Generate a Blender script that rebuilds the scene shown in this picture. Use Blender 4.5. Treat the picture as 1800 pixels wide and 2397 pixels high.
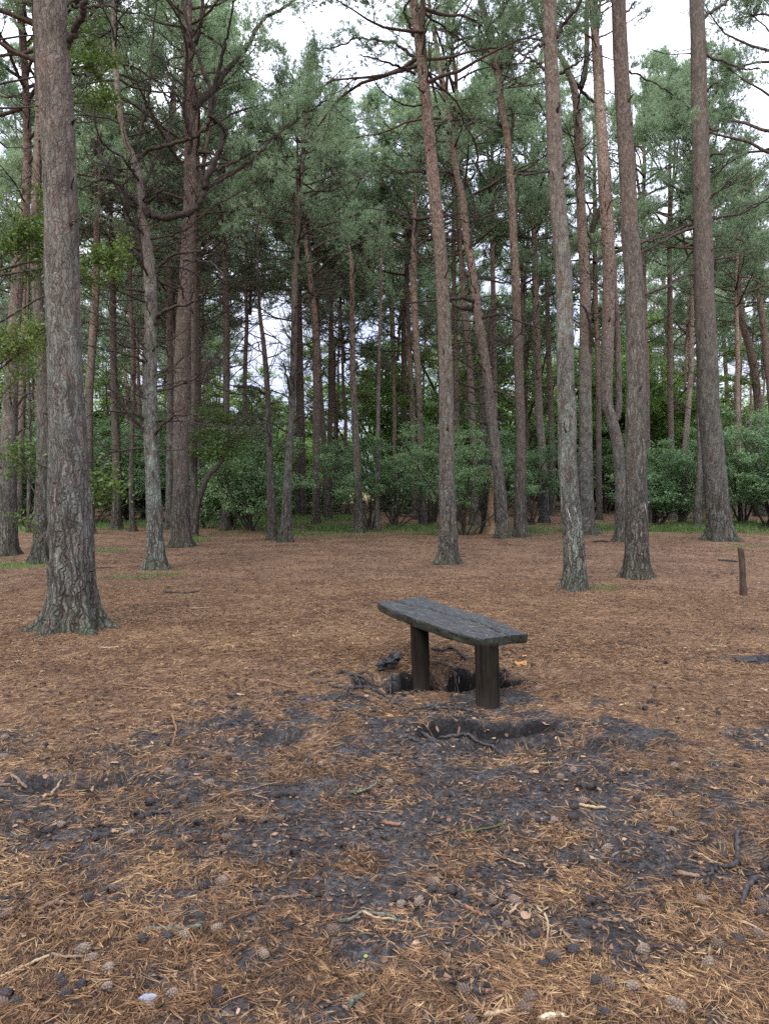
import bpy, math, random
import numpy as np
from mathutils import Vector
for o in list(bpy.data.objects): bpy.data.objects.remove(o, do_unlink=True)
SC = bpy.context.scene
COL = SC.collection
R_ = math.radians

# ------------------------------------------------------------------ camera
CAMH = 1.6; FPX = 1800.0; CX = 900.0; CY = 1198.5
PITCH = math.atan(60.5/1800)
cd = bpy.data.cameras.new('camera'); cam = bpy.data.objects.new('camera', cd); COL.objects.link(cam)
cam.location = (0, 0, CAMH); cam.rotation_euler = (math.pi/2-PITCH, 0, 0)
cd.sensor_fit = 'VERTICAL'; cd.lens = 26; cd.sensor_height = 26*2397/1800
cd.clip_start = 0.05; cd.clip_end = 2000
SC.camera = cam
# ------------------------------------------------------------------ world, overcast sky
SUN_EL, SUN_ROT = R_(44), R_(200)
W = bpy.data.worlds.new('World'); SC.world = W; W.use_nodes = True
nt = W.node_tree; bg = nt.nodes['Background']
sky = nt.nodes.new('ShaderNodeTexSky'); sky.sky_type = 'NISHITA'; sky.sun_disc = False
sky.sun_elevation = SUN_EL; sky.sun_rotation = SUN_ROT; sky.dust_density = 3.0
tcw = nt.nodes.new('ShaderNodeTexCoord')
nz = nt.nodes.new('ShaderNodeTexNoise'); nz.inputs['Scale'].default_value = 2.2; nz.inputs['Detail'].default_value = 6
nt.links.new(tcw.outputs['Generated'], nz.inputs['Vector'])
rmp = nt.nodes.new('ShaderNodeValToRGB')
rmp.color_ramp.elements[0].position = 0.35; rmp.color_ramp.elements[0].color = (7.6, 8.6, 12.4, 1)
rmp.color_ramp.elements[1].position = 0.65; rmp.color_ramp.elements[1].color = (13.2, 13.2, 14.6, 1)
nt.links.new(nz.outputs['Fac'], rmp.inputs['Fac'])
mx = nt.nodes.new('ShaderNodeMixRGB'); mx.inputs['Fac'].default_value = 0.86
nt.links.new(sky.outputs['Color'], mx.inputs['Color1']); nt.links.new(rmp.outputs['Color'], mx.inputs['Color2'])
sz = nt.nodes.new('ShaderNodeSeparateXYZ'); nt.links.new(tcw.outputs['Generated'], sz.inputs[0])
el = nt.nodes.new('ShaderNodeMapRange'); el.inputs[1].default_value = 0.0; el.inputs[2].default_value = 0.85; el.inputs[3].default_value = 0.30; el.inputs[4].default_value = 1.45
nt.links.new(sz.outputs[2], el.inputs[0])
sc_ = nt.nodes.new('ShaderNodeVectorMath'); sc_.operation = 'SCALE'; nt.links.new(mx.outputs['Color'], sc_.inputs[0]); nt.links.new(el.outputs[0], sc_.inputs['Scale'])
nt.links.new(sc_.outputs[0], bg.inputs['Color']); bg.inputs['Strength'].default_value = 0.12
sl = bpy.data.lights.new('sun', 'SUN'); sl.energy = 1.5; sl.angle = R_(30); sl.color = (1.0, 0.96, 0.9)
so = bpy.data.objects.new('sun', sl); COL.objects.link(so)
so.rotation_euler = (math.pi/2-SUN_EL, 0, math.pi-SUN_ROT)
so.location = (0, -10, 30)
vs = SC.view_settings; vs.view_transform = 'Standard'; vs.look = 'None'; vs.gamma = 1.0; vs.use_curve_mapping = False
vs.exposure = 1.15
SC.render.engine = 'CYCLES'
SC.cycles.max_bounces = 8; SC.cycles.diffuse_bounces = 7; SC.cycles.transmission_bounces = 4
SC.cycles.use_denoising = False

# ------------------------------------------------------------------ noise
_r = np.random.RandomState(7)
_T2 = _r.rand(256, 256)
def vnoise(x, y, seed=0):
    x = np.asarray(x, float)+seed*17.13; y = np.asarray(y, float)+seed*31.7
    xi = np.floor(x).astype(int); yi = np.floor(y).astype(int); fx = x-xi; fy = y-yi
    fx = fx*fx*(3-2*fx); fy = fy*fy*(3-2*fy)
    a = _T2[xi & 255, yi & 255]; b = _T2[(xi+1) & 255, yi & 255]; c = _T2[xi & 255, (yi+1) & 255]; d = _T2[(xi+1) & 255, (yi+1) & 255]
    return (a*(1-fx)+b*fx)*(1-fy)+(c*(1-fx)+d*fx)*fy
def fbm(x, y, oct=4, seed=0):
    s = 0; a = .5; t = 0
    for i in range(oct):
        s = s+a*vnoise(x*2**i, y*2**i, seed+i); t += a; a *= .5
    return s/t
def sstep(a, b, x):
    t = np.clip((x-a)/(b-a), 0, 1); return t*t*(3-2*t)

# ------------------------------------------------------------------ pixel helpers (pixels of the 1800 x 2397 photograph)
def ray(px, py):
    h = (px-CX)/FPX; v = (CY-py)/FPX
    return h, math.cos(PITCH)+v*math.sin(PITCH), -math.sin(PITCH)+v*math.cos(PITCH)
def gpt(px, py, z=0.0):
    h, f, u = ray(px, py); t = (z-CAMH)/u
    return h*t, f*t
def vpt(px, py, Y):
    h, f, u = ray(px, py); t = Y/f
    return np.array([h*t, Y, CAMH+u*t])

# pits and hollows of the trampled ground: pixel centre -> (x, y, rx, ry, depth)
PITS = []
for px, py, rx, ry, dp in [(915, 1600, .30, .26, .24), (1062, 1588, .46, .36, .34), (1135, 1708, .46, .17, .14), (880, 1592, .2, .2, .06),
                           (1280, 1745, .6, .14, .05), (190, 1835, .38, .13, .065), (330, 1790, .35, .1, .035), (680, 1730, .22, .14, .05), (1760, 1990, .2, .2, .05)]:
    x, y = gpt(px, py); PITS.append((x, y, rx, ry, dp))
_bx, _by = gpt(1165, 1668)
def ground(x, y):
    x = np.asarray(x, float); y = np.asarray(y, float)
    d = np.hypot(x, y)
    z = (fbm(x*.33, y*.33, 3, 3)-.5)*.10+(fbm(x*1.9, y*1.9, 3, 5)-.5)*.05
    z = z+((fbm(x*9, y*9, 3, 9)-.5)*.034+(fbm(x*28, y*28, 2, 10)-.5)*.014)*np.clip(1.4-d/14, 0, 1)
    z = z+(fbm(x*.06, y*.06, 2, 13)-.5)*.5*sstep(18, 60, d)
    for (a, b, rx, ry, dp) in PITS:
        q = ((x-a)/rx)**2+((y-b)/ry)**2
        w = (fbm(x*6, y*6, 4, 21)-.5)*.9
        z = z-dp*(1-sstep(.50, 1.12, np.sqrt(q)+w*.75))
    q = np.exp(-(np.hypot(x-_bx, y-_by)/.28)**4); z = z*(1-q)-.02*q
    return z
def gz(x, y): return float(ground(np.array([x]), np.array([y]))[0])
def litter(x, y):
    """how thickly needles cover the bare soil, 0..1"""
    x = np.asarray(x, float); y = np.asarray(y, float); d = np.hypot(x, y)
    n = fbm(x*1.7+.3*y, y*1.5, 4, 31); n2 = fbm(x*5.5, y*5.5, 4, 41)
    base = (n-.5)*2.0+(n2-.5)*2.6
    bare = np.zeros_like(d)
    for px, py, rx, ry, s in [(1100, 1670, .8, .6, .38), (930, 1870, .6, .6, .30), (1300, 1735, 1.3, .4, .34), (720, 1700, .8, .5, .26), (220, 1830, .8, .3, .36),
                              (1400, 1850, 1.0, .4, .16), (900, 2010, .35, .5, .26), (860, 2200, .3, .25, .22), (650, 2080, .45, .3, .2), (1000, 2000, .45, .3, .24), (1500, 2250, .3, .2, .2), (700, 2280, .3, .16, .16)]:
        a, b = gpt(px, py); bare = np.maximum(bare, s*np.exp(-((x-a)/rx)**2-((y-b)/ry)**2)*1.9)
    far = sstep(4.2, 8., d)*1.3
    v = np.clip(.66+base-bare*.82+far, 0, 1)
    for (a, b, rx, ry, dp) in PITS:
        if dp >= .08: v = v*(.03+.97*sstep(.85, 1.45, np.sqrt(((x-a)/rx)**2+((y-b)/ry)**2)+(fbm(x*6, y*6, 2, 22)-.5)*.7))
    return v

def pit_shade(x, y):  # mask for the deep shade of the hollows, painted into the soil colour
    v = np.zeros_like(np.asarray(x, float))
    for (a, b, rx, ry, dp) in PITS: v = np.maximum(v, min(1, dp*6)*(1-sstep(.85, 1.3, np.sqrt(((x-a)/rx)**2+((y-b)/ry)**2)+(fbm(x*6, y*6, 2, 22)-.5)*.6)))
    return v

# ------------------------------------------------------------------ mesh helpers
def mesh_np(name, V, F, mats, mi=None, smooth=True, attr=None):
    """F: (n,4) or (n,3) int array, or a list of such arrays"""
    if not isinstance(F, (list, tuple)): F = [F]
    me = bpy.data.meshes.new(name)
    V = np.ascontiguousarray(V, np.float32)
    loops = np.concatenate([f.reshape(-1) for f in F]).astype(np.int32)
    cnt = np.concatenate([np.full(len(f), f.shape[1], np.int32) for f in F])
    st = np.concatenate([[0], np.cumsum(cnt)[:-1]]).astype(np.int32)
    me.vertices.add(len(V)); me.vertices.foreach_set('co', V.reshape(-1))
    me.loops.add(len(loops)); me.loops.foreach_set('vertex_index', loops)
    me.polygons.add(len(cnt)); me.polygons.foreach_set('loop_start', st)
    try: me.polygons.foreach_set('loop_total', cnt)
    except Exception: pass
    me.polygons.foreach_set('use_smooth', np.full(len(cnt), smooth, bool))
    if mi is not None: me.polygons.foreach_set('material_index', np.asarray(mi, np.int32))
    for m in (mats if isinstance(mats, (list, tuple)) else [mats]): me.materials.append(m)
    if attr:
        for k, a in attr.items():
            at = me.attributes.new(k, 'FLOAT', 'POINT'); at.data.foreach_set('value', np.asarray(a, np.float32))
    me.update(calc_edges=True)
    return me
def link(name, me, parent=None, loc=None):
    o = bpy.data.objects.new(name, me); COL.objects.link(o)
    if parent is not None: o.parent = parent
    if loc is not None: o.location = loc
    return o
def tag(o, label=None, cat=None, group=None, kind=None):
    if label: o['label'] = label
    if cat: o['category'] = cat
    if group: o['group'] = group
    if kind: o['kind'] = kind
    return o
def empty(name, loc, rz=0):
    o = bpy.data.objects.new(name, None); COL.objects.link(o); o.location = loc; o.rotation_euler = (0, 0, rz); o.empty_display_size = .2
    return o
class Geo:
    def __init__(s): s.V = []; s.F = {3: [], 4: []}; s.M = {3: [], 4: []}; s.n = 0; s.A = []
    def add(s, V, F, m=0, a=None):
        V = np.asarray(V, float).reshape(-1, 3); F = np.asarray(F, int)
        s.V.append(V); s.F[F.shape[1]].append(F+s.n); s.M[F.shape[1]].append(np.full(len(F), m)); s.n += len(V)
        s.A.append(np.zeros(len(V)) if a is None else np.asarray(a, float))
    def mesh(s, name, mats, smooth=True):
        F = []; M = []
        for k in (3, 4):
            if s.F[k]: F.append(np.concatenate(s.F[k])); M.append(np.concatenate(s.M[k]))
        return mesh_np(name, np.concatenate(s.V), F, mats, np.concatenate(M), smooth, {'tint': np.concatenate(s.A)})
def nrm(a): return a/np.maximum(np.linalg.norm(a, axis=-1, keepdims=True), 1e-9)
def tubes(P, Rr, S=5, cap=True):
    """many tubes at once: P (n,k,3), Rr (n,k)"""
    n, k, _ = P.shape
    T = np.gradient(P, axis=1); T = nrm(T)
    mT = nrm(T.mean(axis=1)); ax = np.zeros((n, 3)); ax[np.arange(n), np.argmin(np.abs(mT), axis=1)] = 1
    B = nrm(np.cross(T, ax[:, None, :])); N = np.cross(B, T)
    th = np.arange(S)*2*math.pi/S
    V = P[:, :, None, :]+Rr[:, :, None, None]*(B[:, :, None, :]*np.cos(th)[None, None, :, None]+N[:, :, None, :]*np.sin(th)[None, None, :, None])
    idx = np.arange(n*k*S).reshape(n, k, S)
    a = idx[:, :-1, :]; b = idx[:, 1:, :]
    F = np.stack([a, np.roll(a, -1, axis=2), np.roll(b, -1, axis=2), b], axis=-1).reshape(-1, 4)
    return V.reshape(-1, 3), F
def grow(P0, D0, L, k, wob, lift, rng):
    n = len(P0); D = nrm(np.array(D0, float)); P = [np.array(P0, float)]; st = (np.asarray(L)/(k-1))[:, None]
    for i in range(k-1):
        D = nrm(D+rng.normal(0, wob, (n, 3))+np.array([0, 0, lift])); P.append(P[-1]+D*st)
    return np.stack(P, axis=1)
def kids(P, Rr, L, m, rng, t0=.25, t1=.97, ang=(35, 70), lf=(.3, .6), flat=.5, rf=.55):
    """m children on each parent path"""
    n, k, _ = P.shape
    t = rng.uniform(t0, t1, (n, m)); x = t*(k-1); i = np.minimum(x.astype(int), k-2); f = (x-i)[..., None]
    ii = np.arange(n)[:, None]
    S = P[ii, i]*(1-f)+P[ii, i+1]*f
    T = nrm(P[ii, i+1]-P[ii, i])
    Q = rng.normal(0, 1, (n, m, 3)); Q[..., 2] *= (1-flat); Q = nrm(Q-(Q*T).sum(-1, keepdims=True)*T)
    a = np.radians(rng.uniform(ang[0], ang[1], (n, m)))[..., None]
    D = T*np.cos(a)+Q*np.sin(a)
    Lc = np.asarray(L)[:, None]*rng.uniform(lf[0], lf[1], (n, m))*(1.15-.6*t)
    Rp = Rr[ii, i]*(1-f[..., 0])+Rr[ii, i+1]*f[..., 0]
    return S.reshape(-1, 3), D.reshape(-1, 3), Lc.reshape(-1), np.maximum((Rp*rf).reshape(-1), .0016)
def taper(r0, k, e=.15):
    t = np.linspace(0, 1, k)[None, :]
    return np.asarray(r0)[:, None]*(1-(1-e)*t)

# ------------------------------------------------------------------ materials
def newmat(name):
    m = bpy.data.materials.new(name); m.use_nodes = True
    nt = m.node_tree; nt.nodes.clear()
    out = nt.nodes.new('ShaderNodeOutputMaterial')
    return m, nt, out
def N(nt, t, **kw):
    n = nt.nodes.new(t)
    for k, v in kw.items():
        if k in n.inputs.keys(): n.inputs[k].default_value = v
        else: setattr(n, k, v)
    return n
def ramp(nt, stops, src, interp='LINEAR'):
    r = nt.nodes.new('ShaderNodeValToRGB'); cr = r.color_ramp; cr.interpolation = interp
    while len(cr.elements) < len(stops): cr.elements.new(.5)
    for e, (p, c) in zip(cr.elements, stops):
        e.position = p; e.color = (c[0], c[1], c[2], 1) if not isinstance(c, (int, float)) else (c, c, c, 1)
    if src is not None: nt.links.new(src, r.inputs['Fac'])
    return r
def mix(nt, fac, a, b, mode='MIX'):
    m = nt.nodes.new('ShaderNodeMixRGB'); m.blend_type = mode
    for s, v in (('Fac', fac), ('Color1', a), ('Color2', b)):
        if isinstance(v, bpy.types.NodeSocket): nt.links.new(v, m.inputs[s])
        elif isinstance(v, (int, float)): m.inputs[s].default_value = v
        else: m.inputs[s].default_value = (v[0], v[1], v[2], 1)
    return m.outputs['Color']
def math_(nt, op, a, b=0.0, clamp=False):
    m = nt.nodes.new('ShaderNodeMath'); m.operation = op; m.use_clamp = clamp
    for i, v in enumerate((a, b)):
        if isinstance(v, bpy.types.NodeSocket): nt.links.new(v, m.inputs[i])
        else: m.inputs[i].default_value = v
    return m.outputs[0]
def mrange(nt, v, a, b, c=0., d=1.):
    m = nt.nodes.new('ShaderNodeMapRange'); nt.links.new(v, m.inputs[0])
    for i, q in enumerate((a, b, c, d)): m.inputs[i+1].default_value = q
    return m.outputs[0]
def princ(nt, out, color, rough=.85, bump=None, bs=.6, bd=.02, spec=.3):
    p = nt.nodes.new('ShaderNodeBsdfPrincipled')
    if isinstance(color, bpy.types.NodeSocket): nt.links.new(color, p.inputs['Base Color'])
    else: p.inputs['Base Color'].default_value = (*color, 1)
    if isinstance(rough, bpy.types.NodeSocket): nt.links.new(rough, p.inputs['Roughness'])
    else: p.inputs['Roughness'].default_value = rough
    p.inputs['Specular IOR Level'].default_value = spec
    if bump is not None:
        b = nt.nodes.new('ShaderNodeBump'); b.inputs['Strength'].default_value = bs; b.inputs['Distance'].default_value = bd
        nt.links.new(bump, b.inputs['Height']); nt.links.new(b.outputs['Normal'], p.inputs['Normal'])
    nt.links.new(p.outputs[0], out.inputs['Surface'])
    return p

def bark_material():
    m, nt, out = newmat('pine_bark'); L = nt.links
    tc = N(nt, 'ShaderNodeTexCoord'); oi = N(nt, 'ShaderNodeObjectInfo')
    sep = N(nt, 'ShaderNodeSeparateXYZ'); L.new(tc.outputs['Object'], sep.inputs[0])
    off = N(nt, 'ShaderNodeVectorMath', operation='ADD'); L.new(tc.outputs['Object'], off.inputs[0])
    ofm = math_(nt, 'MULTIPLY', oi.outputs['Random'], 40.); cmb = N(nt, 'ShaderNodeCombineXYZ')
    for i in range(3): L.new(ofm, cmb.inputs[i])
    L.new(cmb.outputs[0], off.inputs[1])
    vec = off.outputs[0]
    wn = N(nt, 'ShaderNodeTexNoise', Scale=7., Detail=3.); L.new(vec, wn.inputs['Vector'])
    wv = N(nt, 'ShaderNodeVectorMath', operation='SCALE'); L.new(wn.outputs['Color'], wv.inputs[0]); wv.inputs['Scale'].default_value = .13
    wa = N(nt, 'ShaderNodeVectorMath', operation='ADD'); L.new(vec, wa.inputs[0]); L.new(wv.outputs[0], wa.inputs[1])
    mp = N(nt, 'ShaderNodeMapping'); mp.inputs['Scale'].default_value = (1, 1, .13); L.new(wa.outputs[0], mp.inputs['Vector'])
    v1 = N(nt, 'ShaderNodeTexVoronoi', feature='DISTANCE_TO_EDGE', Scale=33.); L.new(mp.outputs[0], v1.inputs['Vector'])
    v1c = N(nt, 'ShaderNodeTexVoronoi', Scale=33.); L.new(mp.outputs[0], v1c.inputs['Vector'])
    mp2 = N(nt, 'ShaderNodeMapping'); mp2.inputs['Scale'].default_value = (1, 1, .5); L.new(wa.outputs[0], mp2.inputs['Vector'])
    v2 = N(nt, 'ShaderNodeTexVoronoi', Scale=44.); L.new(mp2.outputs[0], v2.inputs['Vector'])
    n1 = N(nt, 'ShaderNodeTexNoise', Scale=55., Detail=5.); L.new(mp.outputs[0], n1.inputs['Vector'])
    n2 = N(nt, 'ShaderNodeTexNoise', Scale=2.3, Detail=4.); L.new(vec, n2.inputs['Vector'])
    n3 = N(nt, 'ShaderNodeTexNoise', Scale=11., Detail=5., Roughness=.65); L.new(mp2.outputs[0], n3.inputs['Vector'])
    rgb = N(nt, 'ShaderNodeSeparateColor'); L.new(oi.outputs['Color'], rgb.inputs[0])
    up = mrange(nt, sep.outputs[2], 1.5, 8.5)
    v0 = N(nt, 'ShaderNodeTexVoronoi', feature='DISTANCE_TO_EDGE', Scale=15.); L.new(mp.outputs[0], v0.inputs['Vector'])
    crack1 = ramp(nt, [(.0, 0.), (.035, .5), (.12, 1.)], v1.outputs['Distance']).outputs[0]
    crack0 = ramp(nt, [(.0, 0.), (.05, .35), (.16, 1.)], v0.outputs['Distance']).outputs[0]
    crack = mix(nt, mrange(nt, sep.outputs[2], .5, 3.2), math_(nt, 'MINIMUM', crack0, mrange(nt, crack1, 0., 1., .55, 1.)), mix(nt, .55, crack1, (1, 1, 1)))
    # lower plates: grey brown; upper: flaky pinkish orange
    t = N(nt, 'ShaderNodeSeparateColor'); L.new(v1c.outputs['Color'], t.inputs[0])
    t2 = N(nt, 'ShaderNodeSeparateColor'); L.new(v2.outputs['Color'], t2.inputs[0])
    low = ramp(nt, [(.25, (.034, .030, .025)), (.45, (.074, .065, .053)), (.62, (.118, .105, .088)), (.8, (.19, .172, .150))],
               mix(nt, .68, t.outputs[0], n1.outputs['Fac'])).outputs[0]
    hi = ramp(nt, [(.25, (.080, .054, .040)), (.42, (.148, .102, .074)), (.6, (.228, .163, .122)), (.8, (.32, .26, .21))],
              mix(nt, .5, t2.outputs[1], n3.outputs['Fac'])).outputs[0]
    upo = math_(nt, 'MULTIPLY', math_(nt, 'ADD', up, math_(nt, 'MULTIPLY', math_(nt, 'SUBTRACT', n2.outputs['Fac'], .5), .8), clamp=True), rgb.outputs[1], clamp=True)
    col = mix(nt, upo, low, hi)
    red = mix(nt, math_(nt, 'MULTIPLY', mrange(nt, n2.outputs['Fac'], .48, .66), .3), col, (.155, .095, .070))
    lich = math_(nt, 'MULTIPLY', mrange(nt, n3.outputs['Fac'], .42, .60), rgb.outputs[0])
    lich = math_(nt, 'MULTIPLY', lich, mrange(nt, sep.outputs[2], 3.5, 7.0, 1., .2))
    lich = math_(nt, 'MULTIPLY', lich, mrange(nt, n2.outputs['Fac'], .35, .6, .35, 1.))
    col = mix(nt, lich, red, (.175, .215, .180))
    col = mix(nt, math_(nt, 'MULTIPLY', math_(nt, 'SUBTRACT', 1., crack), mrange(nt, up, .1, 1., .85, .35)), col, (.022, .016, .014))
    moss = math_(nt, 'MULTIPLY', mrange(nt, sep.outputs[2], .0, .45, .75, 0.), mrange(nt, n3.outputs['Fac'], .4, .6))
    col = mix(nt, moss, col, (.045, .055, .030))
    br = N(nt, 'ShaderNodeHueSaturation'); L.new(col, br.inputs['Color']); L.new(math_(nt, 'MULTIPLY', rgb.outputs[2], 2.), br.inputs['Value'])
    h = math_(nt, 'ADD', math_(nt, 'MULTIPLY', crack, mrange(nt, up, 0., 1., .8, .3)), math_(nt, 'ADD', math_(nt, 'MULTIPLY', n1.outputs['Fac'], .45), math_(nt, 'MULTIPLY', t2.outputs[0], .25)))
    princ(nt, out, br.outputs[0], .9, h, 1.0, .03, .06)
    return m
def simple_bark(name, c1, c2, sc=30., rough=.85, zs=.3):
    m, nt, out = newmat(name); L = nt.links
    tc = N(nt, 'ShaderNodeTexCoord'); mp = N(nt, 'ShaderNodeMapping'); mp.inputs['Scale'].default_value = (1, 1, zs); L.new(tc.outputs['Object'], mp.inputs['Vector'])
    n = N(nt, 'ShaderNodeTexNoise', Scale=sc, Detail=5., Roughness=.65); L.new(mp.outputs[0], n.inputs['Vector'])
    c = ramp(nt, [(.3, c1), (.7, c2)], n.outputs['Fac']).outputs[0]
    princ(nt, out, c, rough, n.outputs['Fac'], .7, .01, spec=.1)
    return m
def leaf_material(name, stops, rough=.45, trans=.35, spec=.4):
    m, nt, out = newmat(name); L = nt.links
    at = N(nt, 'ShaderNodeAttribute', attribute_name='tint'); oi = N(nt, 'ShaderNodeObjectInfo')
    v = math_(nt, 'ADD', math_(nt, 'MULTIPLY', at.outputs['Fac'], .78), math_(nt, 'MULTIPLY', oi.outputs['Random'], .36))
    c = ramp(nt, stops, v).outputs[0]
    p = nt.nodes.new('ShaderNodeBsdfPrincipled'); L.new(c, p.inputs['Base Color']); p.inputs['Roughness'].default_value = rough
    p.inputs['Specular IOR Level'].default_value = spec
    tr = nt.nodes.new('ShaderNodeBsdfTranslucent'); L.new(mix(nt, .35, c, (.12, .2, .03)), tr.inputs['Color'])
    ms = nt.nodes.new('ShaderNodeMixShader'); ms.inputs[0].default_value = trans
    L.new(p.outputs[0], ms.inputs[1]); L.new(tr.outputs[0], ms.inputs[2]); L.new(ms.outputs[0], out.inputs['Surface'])
    return m
def tint_material(name, stops, rough=.7, spec=.3):
    m, nt, out = newmat(name)
    at = N(nt, 'ShaderNodeAttribute', attribute_name='tint')
    princ(nt, out, ramp(nt, stops, at.outputs['Fac']).outputs[0], rough, spec=spec)
    return m
M_BARK = bark_material()
M_TWIG = simple_bark('dead_twig_bark', (.018, .014, .012), (.080, .064, .052), 26.)
M_LIVE = simple_bark('live_limb_bark', (.040, .030, .025), (.13, .090, .068), 20.)
M_NEEDLE = leaf_material('pine_needles', [(0., (.085, .120, .066)), (.4, (.19, .275, .160)), (.75, (.31, .43, .26)), (1., (.43, .50, .28))], .5, .5)
M_LEAF = leaf_material('dark_broad_leaves', [(0., (.055, .105, .050)), (.5, (.14, .240, .115)), (.85, (.24, .37, .17)), (1., (.35, .45, .17))], .36, .5, .5)
M_LEAFL = leaf_material('bright_broad_leaves', [(0., (.09, .16, .04)), (.5, (.16, .28, .07)), (1., (.30, .40, .10))], .5, .5, .3)
M_OAK = leaf_material('oak_leaves', [(0., (.025, .050, .012)), (.5, (.060, .105, .022)), (1., (.14, .17, .03))], .45, .4, .4)
M_GRASS = leaf_material('grass_blades', [(0., (.035, .070, .018)), (.5, (.075, .135, .034)), (1., (.17, .21, .08))], .5, .3, .3)
M_FALLEN = tint_material('fallen_needles', [(0., (.028, .018, .012)), (.25, (.068, .038, .021)), (.5, (.145, .080, .041)), (.78, (.24, .148, .074)), (1., (.38, .255, .125))], .75, .08)

def ground_material():
    m, nt, out = newmat('forest_floor'); L = nt.links
    tc = N(nt, 'ShaderNodeTexCoord'); at = N(nt, 'ShaderNodeAttribute', attribute_name='litter'); ag = N(nt, 'ShaderNodeAttribute', attribute_name='green')
    vec = tc.outputs['Object']
    def noise(sc, det=4., rough=.6, v=vec): 
        n = N(nt, 'ShaderNodeTexNoise', Scale=sc, Detail=det, Roughness=rough); L.new(v, n.inputs['Vector']); return n.outputs['Fac']
    f1 = noise(150., 3.); f2 = noise(38., 4., .7); f3 = noise(6., 4.); f4 = noise(.8, 3.)
    # needle-like streaks: stretched noises at crossing angles
    st = []
    for a in (20, 75, 130, 170):
        mp = N(nt, 'ShaderNodeMapping'); mp.inputs['Rotation'].default_value = (0, 0, R_(a)); mp.inputs['Scale'].default_value = (14, 150, 1)
        L.new(vec, mp.inputs['Vector']); st.append(noise(1., 2., .5, mp.outputs[0]))
    s = math_(nt, 'MAXIMUM', math_(nt, 'MAXIMUM', st[0], st[1]), math_(nt, 'MAXIMUM', st[2], st[3]))
    big = noise(14., 5., .75)
    s = math_(nt, 'ADD', s, math_(nt, 'MULTIPLY', math_(nt, 'SUBTRACT', big, .5), .45))
    soil = ramp(nt, [(.30, (.010, .0095, .009)), (.45, (.030, .0285, .0275)), (.54, (.070, .0665, .064)), (.68, (.145, .138, .132))], mix(nt, .6, f1, f2)).outputs[0]
    soil = mix(nt, mrange(nt, f3, .38, .6, .65, 0.), soil, (.016, .014, .014))
    dm = N(nt, 'ShaderNodeAttribute', attribute_name='pit_shade'); soil = mix(nt, math_(nt, 'MULTIPLY', dm.outputs['Fac'], .96), soil, (.0045, .0038, .0034))  # near-black mixed over the dark pit soil as painted shade
    lit = ramp(nt, [(.44, (.035, .021, .016)), (.53, (.108, .065, .040)), (.63, (.225, .143, .086)), (.74, (.40, .29, .185))], mix(nt, .35, s, f2)).outputs[0]
    lit = mix(nt, mrange(nt, f3, .40, .56, .75, 0.), lit, (.060, .034, .024))
    lit = mix(nt, mrange(nt, f4, .4, .62, 0., .3), lit, (.30, .19, .11), 'MIX')
    fac = mrange(nt, math_(nt, 'ADD', at.outputs['Fac'], math_(nt, 'MULTIPLY', math_(nt, 'SUBTRACT', s, .62), 1.6)), .30, .62)
    col = mix(nt, fac, soil, lit)
    gn = mrange(nt, math_(nt, 'ADD', ag.outputs['Fac'], math_(nt, 'MULTIPLY', math_(nt, 'SUBTRACT', f2, .5), 1.4)), .45, .8)
    col = mix(nt, gn, col, mix(nt, f1, (.035, .06, .015), (.12, .17, .05)))
    h = math_(nt, 'ADD', math_(nt, 'MULTIPLY', s, 1.1), math_(nt, 'ADD', math_(nt, 'MULTIPLY', f1, .35), math_(nt, 'MULTIPLY', f2, .8)))
    princ(nt, out, col, mrange(nt, fac, 0., 1., .75, .9), h, 1.0, .022, .08)
    return m
M_GROUND = ground_material()

# ------------------------------------------------------------------ ground sheet
GREEN = []   # grass patches: pixel centre, metre radii
for px, py, rx, ry, s in [(800, 1240, 3.2, 1.2, .9), (700, 1252, 2.2, .7, .8), (960, 1236, 2.5, 1.0, .8), (1300, 1243, 3.0, .9, .95), (1420, 1240, 2., .8, .9), (1590, 1240, 3.0, 1.6, 1.), (1760, 1232, 3.0, 2.4, 1.),
                       (30, 1322, 1.2, .7, .8), (245, 1292, 1.0, .5, .8), (105, 1310, .8, .4, .8), (375, 1345, .6, .22, .55), (300, 1352, .5, .2, .45), (455, 1268, .6, .5, .7), (600, 1222, 3.5, 3.0, 1.), (130, 1228, 5., 4., 1.),
                       (1010, 1250, .9, .5, .7), (1740, 1282, .9, .4, .4), (760, 1215, 3., 2., .7), (1412, 1377, .25, .15, .5), (330, 1225, 2.5, 2., .6), (700, 1200, 3, 4, .6)]:
    x, y = gpt(px, py); GREEN.append((x, y, rx*(.85 if y > 20 else 1), ry*(1.5 if y > 20 else 1), s))
def green(x, y):
    g = np.zeros_like(np.asarray(x, float))
    for a, b, rx, ry, s in GREEN: g = np.maximum(g, s*np.exp(-((x-a)/rx)**2-((y-b)/ry)**2))
    return np.clip(g, 0, 1)
fa = np.radians(np.linspace(-42, 42, 560)); ba = np.radians(np.linspace(42, 318, 90))[1:-1]
ang = np.concatenate([fa, ba]); rad = np.concatenate([[.05, .3, .6], np.geomspace(.9, 22, 600), np.geomspace(22.6, 900, 60)])
AA, RR = np.meshgrid(ang, rad); GX = RR*np.sin(AA); GY = RR*np.cos(AA); GZ = ground(GX, GY)
nr, na = AA.shape; I = np.arange(nr*na).reshape(nr, na)
a = I[:-1]; b = I[1:]
F = np.stack([a, b, np.roll(b, -1, 1), np.roll(a, -1, 1)], -1).reshape(-1, 4)[:, ::-1]
gm = mesh_np('ground', np.stack([GX, GY, GZ], -1).reshape(-1, 3), F, M_GROUND, attr={'litter': (litter(GX, GY)*(.42+.58*sstep(3.5, 7.5, RR))).ravel(), 'green': green(GX, GY).ravel(), 'pit_shade': pit_shade(GX, GY).ravel()})
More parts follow.
